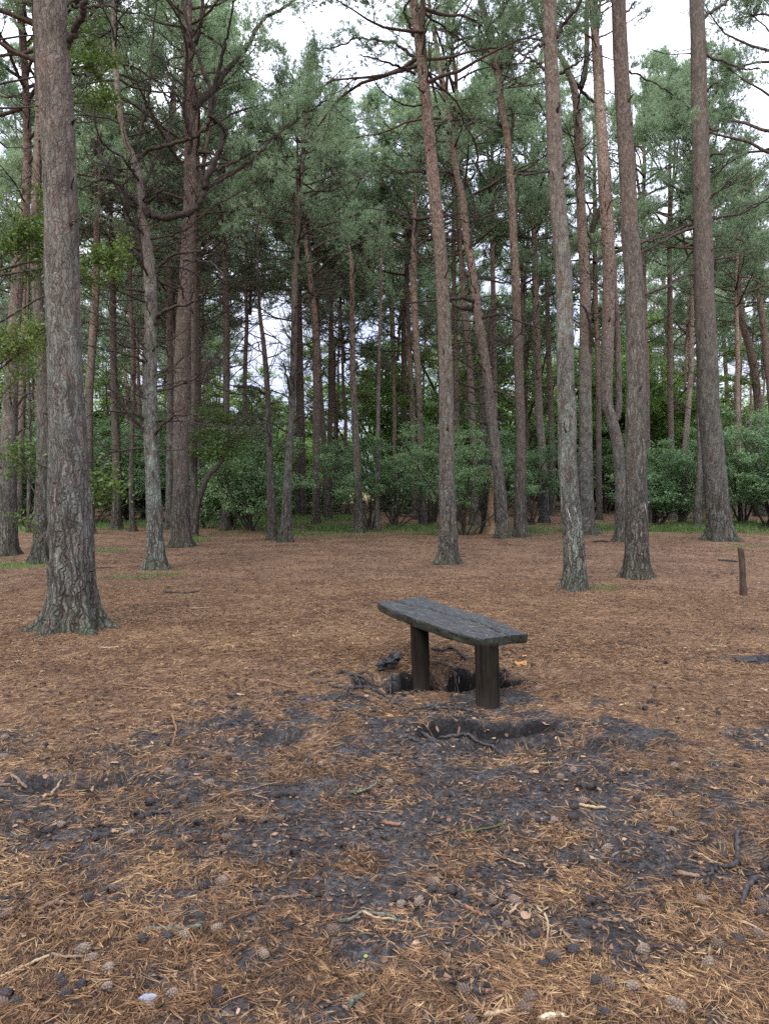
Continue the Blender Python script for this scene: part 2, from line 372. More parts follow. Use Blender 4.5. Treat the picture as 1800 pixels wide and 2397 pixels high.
tag(link('ground', gm), 'brown needle covered forest floor with patches of bare dark soil', kind='structure')

# ------------------------------------------------------------------ trees
def catmull(K, n_per=6):
    """smooth interpolation through keys, K (m, c)"""
    K = np.asarray(K, float); m = len(K); out = []
    E = np.vstack([2*K[0]-K[1], K, 2*K[-1]-K[-2]])
    for i in range(m-1):
        p0, p1, p2, p3 = E[i], E[i+1], E[i+2], E[i+3]
        t = np.linspace(0, 1, n_per, endpoint=False)[:, None]
        out.append(.5*((2*p1)+(-p0+p2)*t+(2*p0-5*p1+4*p2-p3)*t*t+(-p0+3*p1-3*p2+p3)*t**3))
    return np.vstack(out+[K[-1:]])
def trunk_mesh(name, path, S, dz, seed, flare=.55, rough=1., mat=None):
    """path rows x,y,z,r (local); z rising"""
    path = np.asarray(path, float)
    z = path[:, 2]; top = z[-1]; nn = max(8, int((top-z[0])/dz))
    zz = z[0]+(top-z[0])*np.linspace(0, 1, nn)**1.12
    cx = np.interp(zz, z, path[:, 0]); cy = np.interp(zz, z, path[:, 1]); r = np.interp(zz, z, path[:, 3])
    th = np.arange(S)*2*math.pi/S; rng = np.random.RandomState(seed)
    TH, ZZ = np.meshgrid(th, zz); Rr = np.repeat(r[:, None], S, 1); h = np.clip(ZZ-0, 0, None)
    nl = rng.randint(4, 7); ph = rng.rand(3)*6.28
    lobe = .55+.45*np.cos(nl*TH+ph[0]+.6*np.sin(2*TH+ph[1]))
    Rr = Rr+r[0]*flare*(np.exp(-h/.13)*(.10+1.25*lobe**2.2)+.22*np.exp(-h/.5)*lobe)
    cs, sn = np.cos(TH), np.sin(TH)
    fis = fbm(cs*r[0]*17+ZZ*.4+seed, sn*r[0]*17+ZZ*2.2, 3, seed % 50)-.5
    lump = fbm(cs*1.4+seed, sn*1.4+ZZ*1.3, 3, seed % 40+9)-.5
    Rr = Rr*(1+lump*.10*rough)+fis*.05*rough*np.clip(1.2-ZZ/9, .25, 1)*min(1, r[0]/.2)
    X = cx[:, None]+Rr*cs; Y = cy[:, None]+Rr*sn
    V = np.stack([X, Y, ZZ], -1).reshape(-1, 3); I = np.arange(nn*S).reshape(nn, S); a = I[:-1]; b = I[1:]
    F = np.stack([a, np.roll(a, -1, 1), np.roll(b, -1, 1), b], -1).reshape(-1, 4)
    V = np.vstack([V, [[cx[-1], cy[-1], zz[-1]+r[-1]*.3]]]); c = len(V)-1
    T = np.stack([I[-1], np.roll(I[-1], -1), np.full(S, c)], -1)
    return mesh_np(name, V, [T, F], mat or M_BARK, attr=None)
def branch_set(P0, D0, L, r0, rng, dens=3.2, wob=.16, lift=.05, sub2=True, S=5, gnarl=1.):
    """branches with twigs -> Geo of tubes"""
    g = Geo(); P = grow(P0, D0, L, 9, wob*gnarl, lift, rng); Rr = taper(r0, 9, .2); V, F = tubes(P, Rr, S); g.add(V, F)
    m = max(1, int(round(dens*float(np.mean(L)))))
    s, d, l, r = kids(P, Rr, L, m, rng, .2, .98, (35, 75), (.25, .55), .55)
    P2 = grow(s, d, l, 6, .2*gnarl, .06, rng); R2 = taper(r, 6, .3); V, F = tubes(P2, R2, 4); g.add(V, F)
    if sub2:
        s, d, l, r = kids(P2, R2, l, 4, rng, .2, .98, (30, 70), (.3, .75), .4)
        P3 = grow(s, d, l, 4, .22, .05, rng); R3 = taper(r*.8, 4, .5); V, F = tubes(P3, R3, 3); g.add(V, F)
    return g
def needles_on(g, P, m, rng, nl=16, ln=.075, wd=.009, mat=1, spread=.10, tint=.5):
    """m shoots along each path, each a brush of thin blades"""
    n, k, _ = P.shape
    t = rng.uniform(.15, 1., (n, m))*(k-1); i = np.minimum(t.astype(int), k-2); f = (t-i)[..., None]; ii = np.arange(n)[:, None]
    S = (P[ii, i]*(1-f)+P[ii, i+1]*f).reshape(-1, 3)+rng.normal(0, [spread*.5, spread*.5, spread*.3], (n*m, 3)); T = nrm(P[ii, i+1]-P[ii, i]).reshape(-1, 3)
    T = nrm(T+rng.normal(0, .5, T.shape)+np.array([0, 0, .45])); q = len(S)
    sl = rng.uniform(.06, .15, q)
    u = rng.uniform(0, 1, (q, nl)); B = S[:, None]+T[:, None]*(sl[:, None]*u)[..., None]
    O = rng.normal(0, 1, (q, nl, 3)); O = nrm(O-(O*T[:, None]).sum(-1, keepdims=True)*T[:, None])
    D = nrm(O*.85+T[:, None]*.6); tip = B+D*(ln*rng.uniform(.75, 1.2, (q, nl)))[..., None]
    Wv = nrm(np.cross(D, rng.normal(0, 1, (q, nl, 3))))*wd*.5
    V = np.stack([B+Wv, B-Wv, tip], 2).reshape(-1, 3); F = np.arange(len(V)).reshape(-1, 3)
    tn = np.clip(tint+np.repeat(np.repeat(rng.normal(0, .17, n), m)+rng.normal(0, .08, q), nl)+rng.normal(0, .08, q*nl), 0, 1)
    g.add(V, F, mat, np.repeat(tn, 3))
def crown_mesh(name, seed, H=6.5, Rm=3., nlimb=26, dens=1.0, droop=0.):
    """a pine crown: limbs from a central leader carrying flat cloud-like pads of needle brushes"""
    rng = np.random.RandomState(seed); g = Geo()
    t = np.sort(rng.uniform(0, 1, nlimb)); az = np.arange(nlimb)*2.4+rng.normal(0, .5, nlimb)
    prof = np.where(t < .2, .75+t*1.2, 1.0-(t-.2)*.85); L = Rm*np.clip(prof, .25, 1)*rng.uniform(.7, 1.2, nlimb)
    el = np.radians(8+45*t+rng.normal(0, 10, nlimb)-droop)
    P0 = np.stack([np.zeros(nlimb), np.zeros(nlimb), t*H*.93], -1); D0 = np.stack([np.cos(az)*np.cos(el), np.sin(az)*np.cos(el), np.sin(el)], -1)
    P = grow(P0, D0, L, 8, .16, .05, rng); R0 = taper(.012+.012*L, 8, .2); V, F = tubes(P, R0, 5); g.add(V, F)
    lead = grow(np.zeros((1, 3)), np.array([[0, 0, 1.]]), np.array([H]), 12, .05, .1, rng); V, F = tubes(lead, taper(np.array([.075]), 12, .12), 6); g.add(V, F)
    s, d, l, r = kids(P, R0, L, 7, rng, .5, 1., (25, 65), (.22, .48), .8)
    P2 = grow(s, d, l, 6, .18, .10, rng); R2 = taper(r, 6, .3); V, F = tubes(P2, R2, 4); g.add(V, F)
    s, d, l, r = kids(P2, R2, l+.3, 5, rng, .3, 1., (25, 60), (.45, .8), .6)
    P3 = grow(s, d, l, 5, .2, .14, rng); V, F = tubes(P3, taper(np.full(len(s), .0045), 5, .5), 3); g.add(V, F)
    needles_on(g, P3, int(8*dens), rng, 17, wd=.012, spread=.16)
    needles_on(g, P2, int(7*dens), rng, 15, wd=.012, tint=.4, spread=.2)
    return g.mesh(name, [M_LIVE, M_NEEDLE])
CROWNS = [crown_mesh('crown', 100+i, 6.5, [2.9, 3.3, 2.7, 3.4, 3.0, 3.1][i], [26, 30, 24, 32, 28, 22][i], [1., 1.1, .9, 1., 1.2, .8][i], [0, 5, 8, 0, 12, 10][i]) for i in range(6)]
def deadwood_mesh(name, seed, n=26, z0=0, z1=5.5, Lm=1.5):
    rng = np.random.RandomState(seed); z = rng.uniform(z0, z1, n); az = rng.uniform(0, 6.28, n); L = rng.uniform(.4, 1.2, n)*Lm*(.5+.5*(z-z0)/(z1-z0))
    el = np.radians(rng.uniform(-15, 40, n)); P0 = np.stack([z*0, z*0, z], -1); D0 = np.stack([np.cos(az)*np.cos(el), np.sin(az)*np.cos(el), np.sin(el)], -1)
    return branch_set(P0, D0, L, .005+.008*L, rng, 6., .2, .03, True, 4, 1.1).mesh(name, [M_LIVE], True)
DEADS = [deadwood_mesh('dead_wood', 300+i, 30, 0, 6.0, 2.0) for i in range(5)]

TREES = {}
def pine(key, label, path, H=16.5, crown=None, dead=None, col=(.3, .8, .5), stubs=6, cat='pine tree', group='pines of the wood', S=None, flare=.55, broken=False, by=None, crownscale=None, Lb=1.3, zb=None, name='pine_tree', rough=1.):
    """path: pixels (x, y, width) from the base upward; stands where its base pixel meets the ground"""
    rng = np.random.RandomState(hash_(key)); bx, byy = path[0][0], by or path[0][1]
    X, Y = gpt(bx, byy); z0 = gz(X, Y); base = np.array([X, Y, z0])
    K = []
    for (px, py, w) in path:
        p = vpt(px, py, Y)-base; K.append([p[0], p[1], p[2], w*.5*Y/FPX])
    K[0][2] = -.12; K = catmull(K, 5)
    o = rng.uniform(0, 50); K[:, 1] += (vnoise(K[:, 2]*.25+o, K[:, 2]*0)-.5)*.35*np.clip(K[:, 2]/6, 0, 1)
    ztop = K[-1, 2]
    if not broken and ztop < H:
        d = K[-1]-K[-6]; sl = d[:3]/max(d[2], .01); sl[:2] *= .5; rt = K[-1, 3]
        ext = []
        for q in np.linspace(0, 1, 8)[1:]:
            dzq = (H-ztop)*q; ext.append([K[-1, 0]+sl[0]*dzq*(1-.5*q), K[-1, 1]+sl[1]*dzq*(1-.5*q), ztop+dzq, rt*(1-.75*q)+.012*q])
        K = np.vstack([K, ext])
    tree = empty(name, tuple(base)); tag(tree, label, cat, group)
    near = Y < 17
    S = S or (72 if Y < 10 else 56 if Y < 17 else 28 if Y < 30 else 16)
    dz = .035 if Y < 10 else .06 if Y < 17 else .12 if Y < 30 else .25
    tm = trunk_mesh('trunk', K, S, dz, hash_(key) % 997, flare, rough)
    t = link('trunk', tm, tree); t.color = (col[0], col[1], col[2], 1)
    at = lambda z: np.array([np.interp(z, K[:, 2], K[:, 0]), np.interp(z, K[:, 2], K[:, 1]), z, np.interp(z, K[:, 2], K[:, 3])])
    info = dict(tree=tree, base=base, Y=Y, K=K, at=at, rng=rng, near=near)
    TREES[key] = info
    # snapped-off stubs
    zmax = min(H*.8, K[-1, 2]*.95)
    zs = rng.uniform(1.6, zmax, stubs)
    for z in zs:
        p = at(z); az = rng.uniform(-math.pi, 0) if rng.rand() < .7 else rng.uniform(0, 6.28); L = rng.uniform(.04, .22)
        D = np.array([math.cos(az), math.sin(az), rng.uniform(-.1, .9)])
        P0 = np.array([[p[0]+math.cos(az)*p[3]*.8, p[1]+math.sin(az)*p[3]*.8, z]])
        P = grow(P0, D[None], np.array([L+p[3]*.2]), 5, .22, .12, rng); r = rng.uniform(.009, .02)*min(1., p[3]/.1)
        Rr = np.array([[r*2.0, r*1.35, r, r*.8, r*.35]]); V, F = tubes(P, Rr, 6); g = Geo(); g.add(V, F)
        link('branch_stub', g.mesh('branch_stub', [M_TWIG]), tree)
    if dead:
        n, zlo, zhi, Lm = dead
        for j in range(n):
            z = zlo+(zhi-zlo)*(j+rng.rand())/n; p = at(z); az = rng.uniform(0, 6.28); L = Lm*rng.uniform(.35, 1.15); el = math.radians(rng.uniform(-15, 35))
            D = np.array([[math.cos(az)*math.cos(el), math.sin(az)*math.cos(el), math.sin(el)]])
            P0 = np.array([[p[0]+math.cos(az)*p[3]*.6, p[1]+math.sin(az)*p[3]*.6, z]])
            g = branch_set(P0, D, np.array([L]), np.array([.006+.009*L]), rng, 6., .2, .05, True, 5)
            link('dead_branch', g.mesh('dead_branch', [M_TWIG]), tree)
    if crown:
        v, zc = crown[0], crown[1]+(.4 if 24.5 < Y else .5); p = at(zc); sc = (H-zc+.4)/6.5
        c = link('crown', CROWNS[v % 6], tree, tuple(p[:3])); sx = (crownscale or rng.uniform(.9, 1.1))*(1.05 if not crownscale else 1)
        c.scale = (sc*sx, sc*sx, sc); c.rotation_euler = (0, 0, rng.uniform(0, 6.28))
    return info
def hash_(s):
    h = 7
    for ch in str(s): h = (h*131+ord(ch)) % 1000003
    return h
def limb(key, pts, w0, w1, dy=0., name='limb', mat=None, twigs=3.0, tl=.45, leaf=False, S=8, tuft=False):
    if w0 < 14: w0 *= .85; w1 *= .8
    """a limb drawn through pixels at its tree's distance, drifting dy metres in depth to its tip"""
    T = TREES[key]; rng = T['rng']; Y = T['Y']; m = len(pts); K = []
    for i, (px, py) in enumerate(pts):
        t = i/(m-1); yy = Y+dy*t**1.2; p = vpt(px, py, yy)-T['base']; K.append([*p, (w0+(w1-w0)*t)*.5*Y/FPX])
    K = catmull(K, 5); n = len(K); K[1:, :3] += rng.normal(0, .012, (n-1, 3))
    g = Geo(); P = K[None, :, :3]; Rr = K[None, :, 3]; V, F = tubes(P, Rr, S); g.add(V, F)
    L = float(np.linalg.norm(np.diff(K[:, :3], axis=0), axis=1).sum())
    if twigs > 0:
        k = max(2, int(twigs*1.6*L)); s, d, l, r = kids(P, Rr, np.array([1.]), k, rng, .15, 1., (30, 75), (.5*tl, 1.5*tl), .3, .45)
        P2 = grow(s, d, l, 7, .2, .07, rng); R2 = taper(np.minimum(r, .010), 7, .25); V, F = tubes(P2, R2, 4); g.add(V, F)
        s, d, l2, r = kids(P2, R2, l, 6, rng, .2, .97, (30, 70), (.4, .8), .3)
        P3 = grow(s, d, l2, 5, .22, .06, rng); V, F = tubes(P3, taper(r*.8, 5, .4), 3); g.add(V, F)
        if tuft: needles_on(g, P3, 5, rng, 16)
    o = link(name, g.mesh(name, [mat or M_TWIG, M_NEEDLE]), T['tree']); o.color = (.35, .85, .48, 1); return o

# ---- the pines one can follow, nearest first (pixel x, pixel y, pixel width)
pine('A', 'largest trunk in front at the left, deeply fissured, with flared roots on the needle floor', [(172, 1474, 108), (173, 1430, 104), (172, 1349, 98), (164, 1192, 94), (152, 975, 81), (140, 650, 76), (137, 300, 73), (131, 0, 72)], 17, (0, 9.5), None, (.45, .45, .5), 7, flare=.75)
pine('BB', 'big trunk with grey-green lower bark and white resin streaks, right of the bench', [(1345, 1380, 54), (1344, 1300, 49), (1340, 1246, 47), (1335, 1192, 44), (1328, 1083, 43), (1327, 975, 41), (1322, 812, 39), (1320, 650, 38), (1314, 560, 37), (1304, 433, 35), (1300, 325, 34), (1295, 217, 33), (1289, 108, 30), (1287, 0, 30)], 17, (1, 9.8), None, (.75, .55, .52), 10, flare=.4)
pine('EE', 'straight dark trunk with ragged fissured foot, standing just right of the curved trunk', [(1492, 1348, 56), (1490, 1300, 52), (1488, 1192, 49), (1486, 1083, 47), (1485, 975, 46), (1484, 812, 43), (1479, 650, 41), (1471, 542, 38), (1469, 433, 37), (1463, 325, 35), (1457, 217, 34), (1453, 108, 33), (1450, 0, 32)], 17, (2, 10), None, (.25, .45, .48), 9, flare=.5)
pine('D', 'grey-green lichened pine forking above a hooked limb, left of the red-brown trunk', [(364, 1333, 48), (364, 1290, 41), (359, 1138, 33), (351, 975, 34), (352, 812, 28), (350, 650, 27), (340, 542, 22), (332, 497, 20), (331, 455, 17), (326, 405, 15), (314, 368, 14), (298, 336, 13), (285, 282, 12), (277, 217, 12), (271, 135, 11), (265, 54, 10), (262, 0, 9)], 14.5, (3, 11.2), (85, 2.2, 11, 1.9), (1.0, .45, .62), 6, flare=.5)
pine('C', 'brown trunk partly hidden behind the left edge of the largest trunk', [(95, 1317, 40), (98, 1190, 32), (99, 975, 28), (92, 650, 22), (95, 325, 19), (88, 110, 16), (86, 0, 14)], 16, (4, 9), (21, 3.5, 10, 1.38), (.45, .7, .45), 5)
pine('W', 'slim straight pine behind the bench, orange above, standing alone in the middle', [(1047, 1317, 46), (1048, 1246, 40), (1046, 1138, 36), (1045, 975, 33), (1041, 812, 31), (1033, 650, 29), (1024, 540, 28), (1013, 433, 28), (1003, 325, 26), (994, 217, 25), (982, 108, 22), (968, 0, 20)], 16, (5, 9.3), (13, 5.5, 11, 1.72), (.3, 1., .55), 16, flare=.6)
pine('B', 'broad trunk at the far left edge of the photograph with dead side branches', [(19, 1300, 40), (25, 975, 34), (42, 704, 27), (44, 650, 26), (58, 430, 20), (57, 160, 14), (48, 0, 10)], 16, (0, 9), (27, 3, 10, 1.84), (.4, .9, .5), 6)
pine('E', 'thick red-brown straight trunk right beside the forked grey-green pine', [(426, 1281, 47), (425, 1240, 43), (425, 1138, 37), (425, 975, 33), (427, 812, 30), (435, 650, 29), (438, 542, 27), (442, 433, 26), (443, 325, 26), (442, 217, 24), (443, 108, 20), (443, 0, 16)], 17, (1, 12), (24, 6, 13, 2.07), (.12, .75, .50), 8)
pine('CC', 'green-stained trunk close behind the streaked pine, bending left at its top', [(1378, 1252, 38), (1373, 1192, 32), (1371, 975, 30), (1372, 812, 27), (1370, 650, 24), (1363, 542, 22), (1357, 433, 21), (1354, 325, 20), (1346, 220, 17), (1333, 180, 15), (1314, 135, 14), (1280, 90, 12), (1262, 50, 11), (1252, 0, 11)], 19, (2, 16), (18, 6, 15, 2.30), (.85, .85, .55), 6)
pine('DD', 'curved trunk bowed to the left halfway up, behind the dark ragged-footed trunk', [(1453, 1268, 28), (1453, 1192, 26), (1449, 1083, 26), (1440, 1020, 27), (1428, 975, 27), (1418, 935, 26), (1420, 812, 28), (1422, 650, 28), (1417, 542, 27), (1409, 433, 26), (1406, 325, 25), (1401, 217, 22), (1394, 108, 19), (1389, 0, 17)], 17, (3, 13), (15, 6, 13, 1.84), (.55, 1., .55), 12)
pine('FF', 'heavy leaning trunk at the right with pale green foot, behind the short post', [(1688, 1266, 60), (1685, 1230, 56), (1680, 1192, 53), (1672, 1083, 51), (1661, 975, 48), (1656, 867, 47), (1650, 758, 46), (1645, 650, 45), (1643, 542, 41), (1638, 433, 39), (1636, 325, 37), (1631, 217, 35), (1628, 108, 33), (1624, 0, 30)], 20, (4, 16.5), (7, 8, 15, 1.84), (.6, .25, .46), 10, S=44)
pine('O', 'thin pine with a step in its bark low down, with long fine dead branches', [(669, 1269, 30), (673, 1138, 21), (678, 1030, 17), (684, 920, 16), (687, 812, 15), (689, 650, 14), (693, 600, 13), (698, 490, 11), (705, 420, 9), (713, 325, 8), (719, 240, 5)], 13.6, (5, 8.2), (51, 3.0, 12.5, 2.30), (.7, .6, .42), 5, crownscale=.75)
pine('N', 'thin dark pine left of the stepped one with crooked bare branches', [(638, 1264, 24), (635, 1138, 18), (631, 1030, 14), (628, 920, 13), (620, 812, 11), (610, 730, 8), (606, 620, 5)], 12.0, (4, 8.6), (45, 2.4, 9, 1.95), (.4, .5, .42), 4, crownscale=.6)
pine('X', 'sinuous pine leaning left behind the slim middle pine, with dead limbs halfway up', [(1177, 1261, 30), (1174, 1192, 27), (1163, 1083, 25), (1150, 975, 24), (1138, 867, 23), (1122, 758, 24), (1109, 650, 20), (1092, 542, 19), (1082, 460, 18), (1068, 406, 15), (1057, 325, 14), (1048, 250, 13), (1035, 190, 12), (1022, 108, 10), (1006, 27, 8)], 17.5, (1, 11), (39, 3, 14, 2.30), (.3, .8, .55), 7)
pine('Z', 'straight narrow pine midway between the sinuous pine and the streaked one', [(1218, 1259, 32), (1218, 1192, 28), (1218, 1083, 25), (1218, 975, 22), (1213, 812, 21), (1207, 650, 19), (1200, 542, 18), (1194, 433, 18), (1186, 325, 17), (1176, 271, 17), (1168, 217, 16), (1154, 108, 15), (1138, 54, 15), (1125, 0, 15)], 18, (2, 13), (24, 6, 15, 1.95), (.2, .85, .5), 10)
pine('J', 'brown trunk half hidden on the right side of the thick red-brown trunk', [(454, 1254, 18), (454, 975, 14), (456, 650, 12), (460, 430, 9)], 16.5, (3, 9), (18, 3, 9, 1.72), (.3, .7, .45), 3)
pine('F', 'brown pine just right of the largest trunk, rising into its dead branches', [(210, 1249, 22), (208, 975, 20), (214, 812, 18), (225, 650, 17), (230, 490, 14), (234, 380, 11), (238, 200, 8)], 16.5, (0, 9.5), (33, 3, 11, 1.95), (.3, .9, .5), 4)
pine('H', 'very thin pale-barked pine between two darker trunks left of the forked pine', [(312, 1243, 15), (308, 1130, 11), (312, 900, 10), (305, 700, 9), (300, 500, 7)], 15, (1, 8.5), (24, 3, 9, 1.49), (.3, .8, .5), 3)
pine('G', 'straight medium trunk on the near edge of the dark bushes at left', [(275, 1237, 24), (275, 1083, 19), (266, 867, 16), (262, 650, 13), (260, 450, 9)], 16, (2, 9.5), (30, 3, 10, 1.84), (.2, .7, .42), 4)
pine('T', 'reddish pine with a snapped top and dead side branches, at the centre', [(841, 1246, 26), (837, 1138, 19), (831, 975, 16), (826, 867, 14), (824, 760, 12), (824, 650, 11), (821, 600, 8), (818, 575, 3)], 14, None, (54, 4, 9.8, 1.9), (.3, 1., .55), 6, broken=True)
pine('U', 'slender pale crooked stem just right of the snapped pine', [(883, 1243, 12), (885, 975, 9), (888, 812, 8), (891, 704, 7), (894, 560, 4)], 11, (5, 8), (18, 4, 8.5, 1.15), (.6, .6, .65), 2, crownscale=.6)
pine('P2', 'dark trunk with a crooked, snapped top full of dead limbs, beside the rotten snag', [(1138, 1247, 23), (1134, 1083, 18), (1131, 975, 16), (1130, 920, 17), (1146, 812, 16), (1141, 748, 14)], 9, None, (33, 4.5, 7.6, 1.84), (.35, .3, .36), 3, broken=True)
pine('Q', 'bright orange-barked pine, left one of the pair at the centre left', [(740, 1228, 19), (741, 975, 18), (742, 867, 18), (737, 760, 17), (726, 650, 13), (717, 580, 9), (712, 500, 6)], 17, (3, 8.6), (24, 5, 9.5, 1.84), (.1, 1., .6), 4)
pine('R', 'leaning companion trunk, right one of the pair at the centre left', [(769, 1218, 17), (761, 1083, 14), (754, 975, 13), (748, 867, 12), (744, 760, 10), (740, 600, 7)], 18, (4, 9.5), (21, 5, 10, 1.61), (.15, .8, .5), 3)
pine('L', 'upright pine on the grass edge beside the dark holly bush', [(530, 1241, 24), (530, 1138, 20), (531, 975, 16), (529, 812, 16), (528, 700, 14), (524, 590, 10), (520, 500, 7)], 16.5, (0, 9.3), (51, 3.2, 10, 2.30), (.3, .7, .45), 5)
pine('I', 'lichened trunk seen between the forked pine and the red-brown trunk', [(397, 1238, 18), (398, 975, 16), (400, 812, 15), (401, 650, 14), (406, 430, 11), (408, 250, 8)], 18, (5, 11), (24, 4, 12, 1.72), (.7, .8, .5), 3)
pine('V', 'grey trunk turning orange high up, left of the slim middle pine', [(990, 1232, 18), (983, 975, 14), (975, 812, 15), (968, 650, 16), (970, 560, 12)], 16, (1, 10.3), (27, 4, 11, 1.84), (.3, 1., .55), 4)
pine('X3', 'brown trunk just left of the rotten snag, rough with branch knots', [(1109, 1230, 24), (1110, 1083, 18), (1106, 975, 17), (1100, 867, 16), (1090, 758, 16), (1082, 650, 12), (1078, 600, 9)], 19, (2, 9.5), (30, 4, 10.5, 1.84), (.2, .9, .5), 8)
pine('AA', 'pale-footed trunk left of the streaked pine, orange where it is knotted', [(1273, 1221, 24), (1270, 1083, 20), (1262, 975, 19), (1257, 867, 18), (1254, 650, 15), (1248, 490, 10), (1244, 380, 7)], 19, (3, 11), (27, 5, 13, 1.95), (.8, .9, .52), 6)
pine('AA2', 'thinner trunk close behind the pale-footed one left of the streaked pine', [(1292, 1206, 16), (1290, 1000, 14), (1284, 800, 12), (1280, 600, 9)], 18, (4, 11.5), (15, 5, 12, 1.72), (.2, .9, .5), 3)
pine('GG', 'bent grey pine tucked behind the heavy leaning trunk', [(1632, 1239, 22), (1637, 1083, 13), (1635, 975, 12), (1630, 800, 10), (1626, 640, 8)], 16, (5, 9.5), (18, 4, 10, 1.61), (.5, .5, .5), 4)
pine('K', 'trunk behind the leaning broadleaf stem, right of the red-brown pine', [(471, 1235, 16), (462, 975, 14), (463, 650, 12), (465, 450, 9)], 19.5, (0, 10), (18, 4, 10, 1.72), (.3, .8, .48), 3)
pine('P', 'left trunk of two close behind the stepped pine', [(699, 1211, 15), (700, 975, 14), (698, 812, 13), (697, 650, 11)], 17, (1, 10), (12, 6, 11, 1.72), (.1, .8, .5), 2)
pine('Pb', 'right trunk of two close behind the stepped pine, slightly leaning', [(712, 1213, 13), (708, 975, 11), (704, 812, 10), (700, 650, 9)], 16, (2, 10), (12, 6, 11, 1.72), (.1, .8, .5), 2)
pine('S1', 'thin straight far pine above the brown clearing left of the snapped pine', [(791, 1200, 11), (785, 975, 9), (775, 760, 8), (770, 600, 6)], 19.5, (3, 11), (9, 6, 11, 1.72), (.2, .8, .5), 2)
pine('V2', 'pine left of the one that turns orange, thin and straight', [(973, 1216, 15), (966, 975, 12), (958, 812, 11), (952, 650, 9)], 20.5, (4, 11), (15, 6, 11, 1.72), (.2, 1., .5), 3)
pine('V3', 'orange-brown pine in front of the leafy saplings, middle one of five thin trunks', [(949, 1203, 14), (947, 975, 13), (945, 812, 12), (944, 650, 10)], 17, (5, 11), (15, 6, 11, 1.72), (.1, 1., .5), 3)
pine('V4', 'thick far pine left of the five thin trunks, half veiled by sapling leaves', [(924, 1197, 16), (924, 975, 14), (920, 812, 12), (914, 650, 10)], 20.5, (0, 11.5), (12, 6, 11, 1.72), (.2, .9, .5), 3)
pine('HH', 'leaning far pine rising out of the dark bush right of the dark trunk', [(1583, 1190, 17), (1578, 975, 15), (1572, 867, 14), (1558, 758, 12), (1552, 650, 9)], 19, (1, 12), (21, 6, 14, 2.07), (.2, .85, .5), 4)
pine('II', 'straight reddish far pine between the dark trunk and the heavy leaning trunk', [(1617, 1185, 13), (1617, 975, 12), (1614, 812, 11), (1612, 650, 9)], 19, (2, 12), (15, 6, 13, 1.95), (.1, 1., .5), 4)
pine('JJ', 'orange far pine rising behind the right-hand bush, just right of the leaning trunk', [(1706, 1187, 12), (1702, 975, 10), (1697, 867, 9), (1690, 758, 8), (1686, 650, 7)], 18, (3, 12), (12, 7, 12, 1.84), (.1, 1., .6), 3)
pine('KK', 'left one of two leaning pines above the right-hand bush', [(1782, 1205, 22), (1775, 975, 19), (1757, 830, 18), (1738, 750, 16), (1724, 650, 14), (1715, 590, 10)], 18, (4, 11), (21, 6, 13, 1.95), (.3, .9, .5), 4)
pine('KK2', 'right one of two leaning pines above the right-hand bush', [(1820, 1208, 22), (1806, 975, 18), (1790, 830, 16), (1778, 700, 13), (1766, 590, 9)], 18, (5, 11), (21, 6, 13, 1.95), (.3, .9, .5), 4)
pine('B2', 'orange trunk leaning close against the far left trunk', [(44, 1236, 18), (50, 975, 16), (55, 812, 14), (60, 650, 11)], 17, (1, 10), (18, 4, 11, 1.72), (.2, 1., .5), 4)
pine('AB', 'thin grey stem between the far left trunk and the largest trunk', [(68, 1246, 9), (68, 975, 8), (70, 812, 7), (72, 650, 6)], 13, (2, 9), (15, 3, 9, 1.15), (.5, .4, .45), 2)
# snag

pine('RE', 'pine leaning in at the extreme right edge, full of green foliage high up', [(1850, 1250, 26), (1838, 900, 22), (1822, 500, 18)], 19.5, (1, 11), (12, 5, 12, 1.8), (.2, .9, .5), 3)
pine('RB', 'pine mostly hidden behind the dark ragged-footed trunk, its crown showing above right', [(1516, 1222, 15), (1512, 900, 14), (1508, 600, 11)], 19, (3, 12), (10, 6, 12, 1.6), (.2, .9, .5), 3)
pine('MB', 'pine between the slim middle pine and the sinuous one, set farther back', [(1072, 1218, 14), (1068, 900, 12), (1062, 600, 10)], 18.5, (4, 11.3), (12, 5, 12, 1.6), (.3, .9, .5), 3)
pine('LB', 'pine behind the dead branches of the forked pine, its crown filling the gap', [(336, 1214, 13), (338, 900, 12), (342, 600, 10)], 18.5, (2, 10.8), (12, 5, 12, 1.6), (.3, .9, .5), 3)

pine('TA', 'pine behind the snapped reddish pine whose crown rises above the open sky gap', [(770, 1212, 13), (774, 900, 11), (776, 600, 9)], 20.0, (0, 11), (10, 5, 12, 1.6), (.2, .9, .5), 3)
pine('TB', 'straight pine glimpsed left of the narrow straight pine, tall full crown', [(1160, 1222, 15), (1158, 900, 13), (1152, 600, 11)], 20.0, (2, 12), (10, 5, 12, 1.6), (.2, .9, .5), 3)
pine('TC', 'tall pine showing between the curved trunk and the green-stained trunk', [(1402, 1216, 14), (1398, 900, 12), (1392, 600, 10)], 20.5, (5, 12), (10, 5, 12, 1.6), (.2, .9, .5), 3)
pine('TD', 'tall full-crowned pine just left of the heavy leaning trunk, set back', [(1572, 1217, 15), (1570, 900, 13), (1566, 600, 11)], 20.5, (0, 11.5), (10, 5, 12, 1.6), (.2, .9, .5), 3)
rngS = np.random.RandomState(5)
M_ROT = simple_bark('rotten_wood', (.07, .045, .024), (.34, .24, .14), 14., .9, .5)
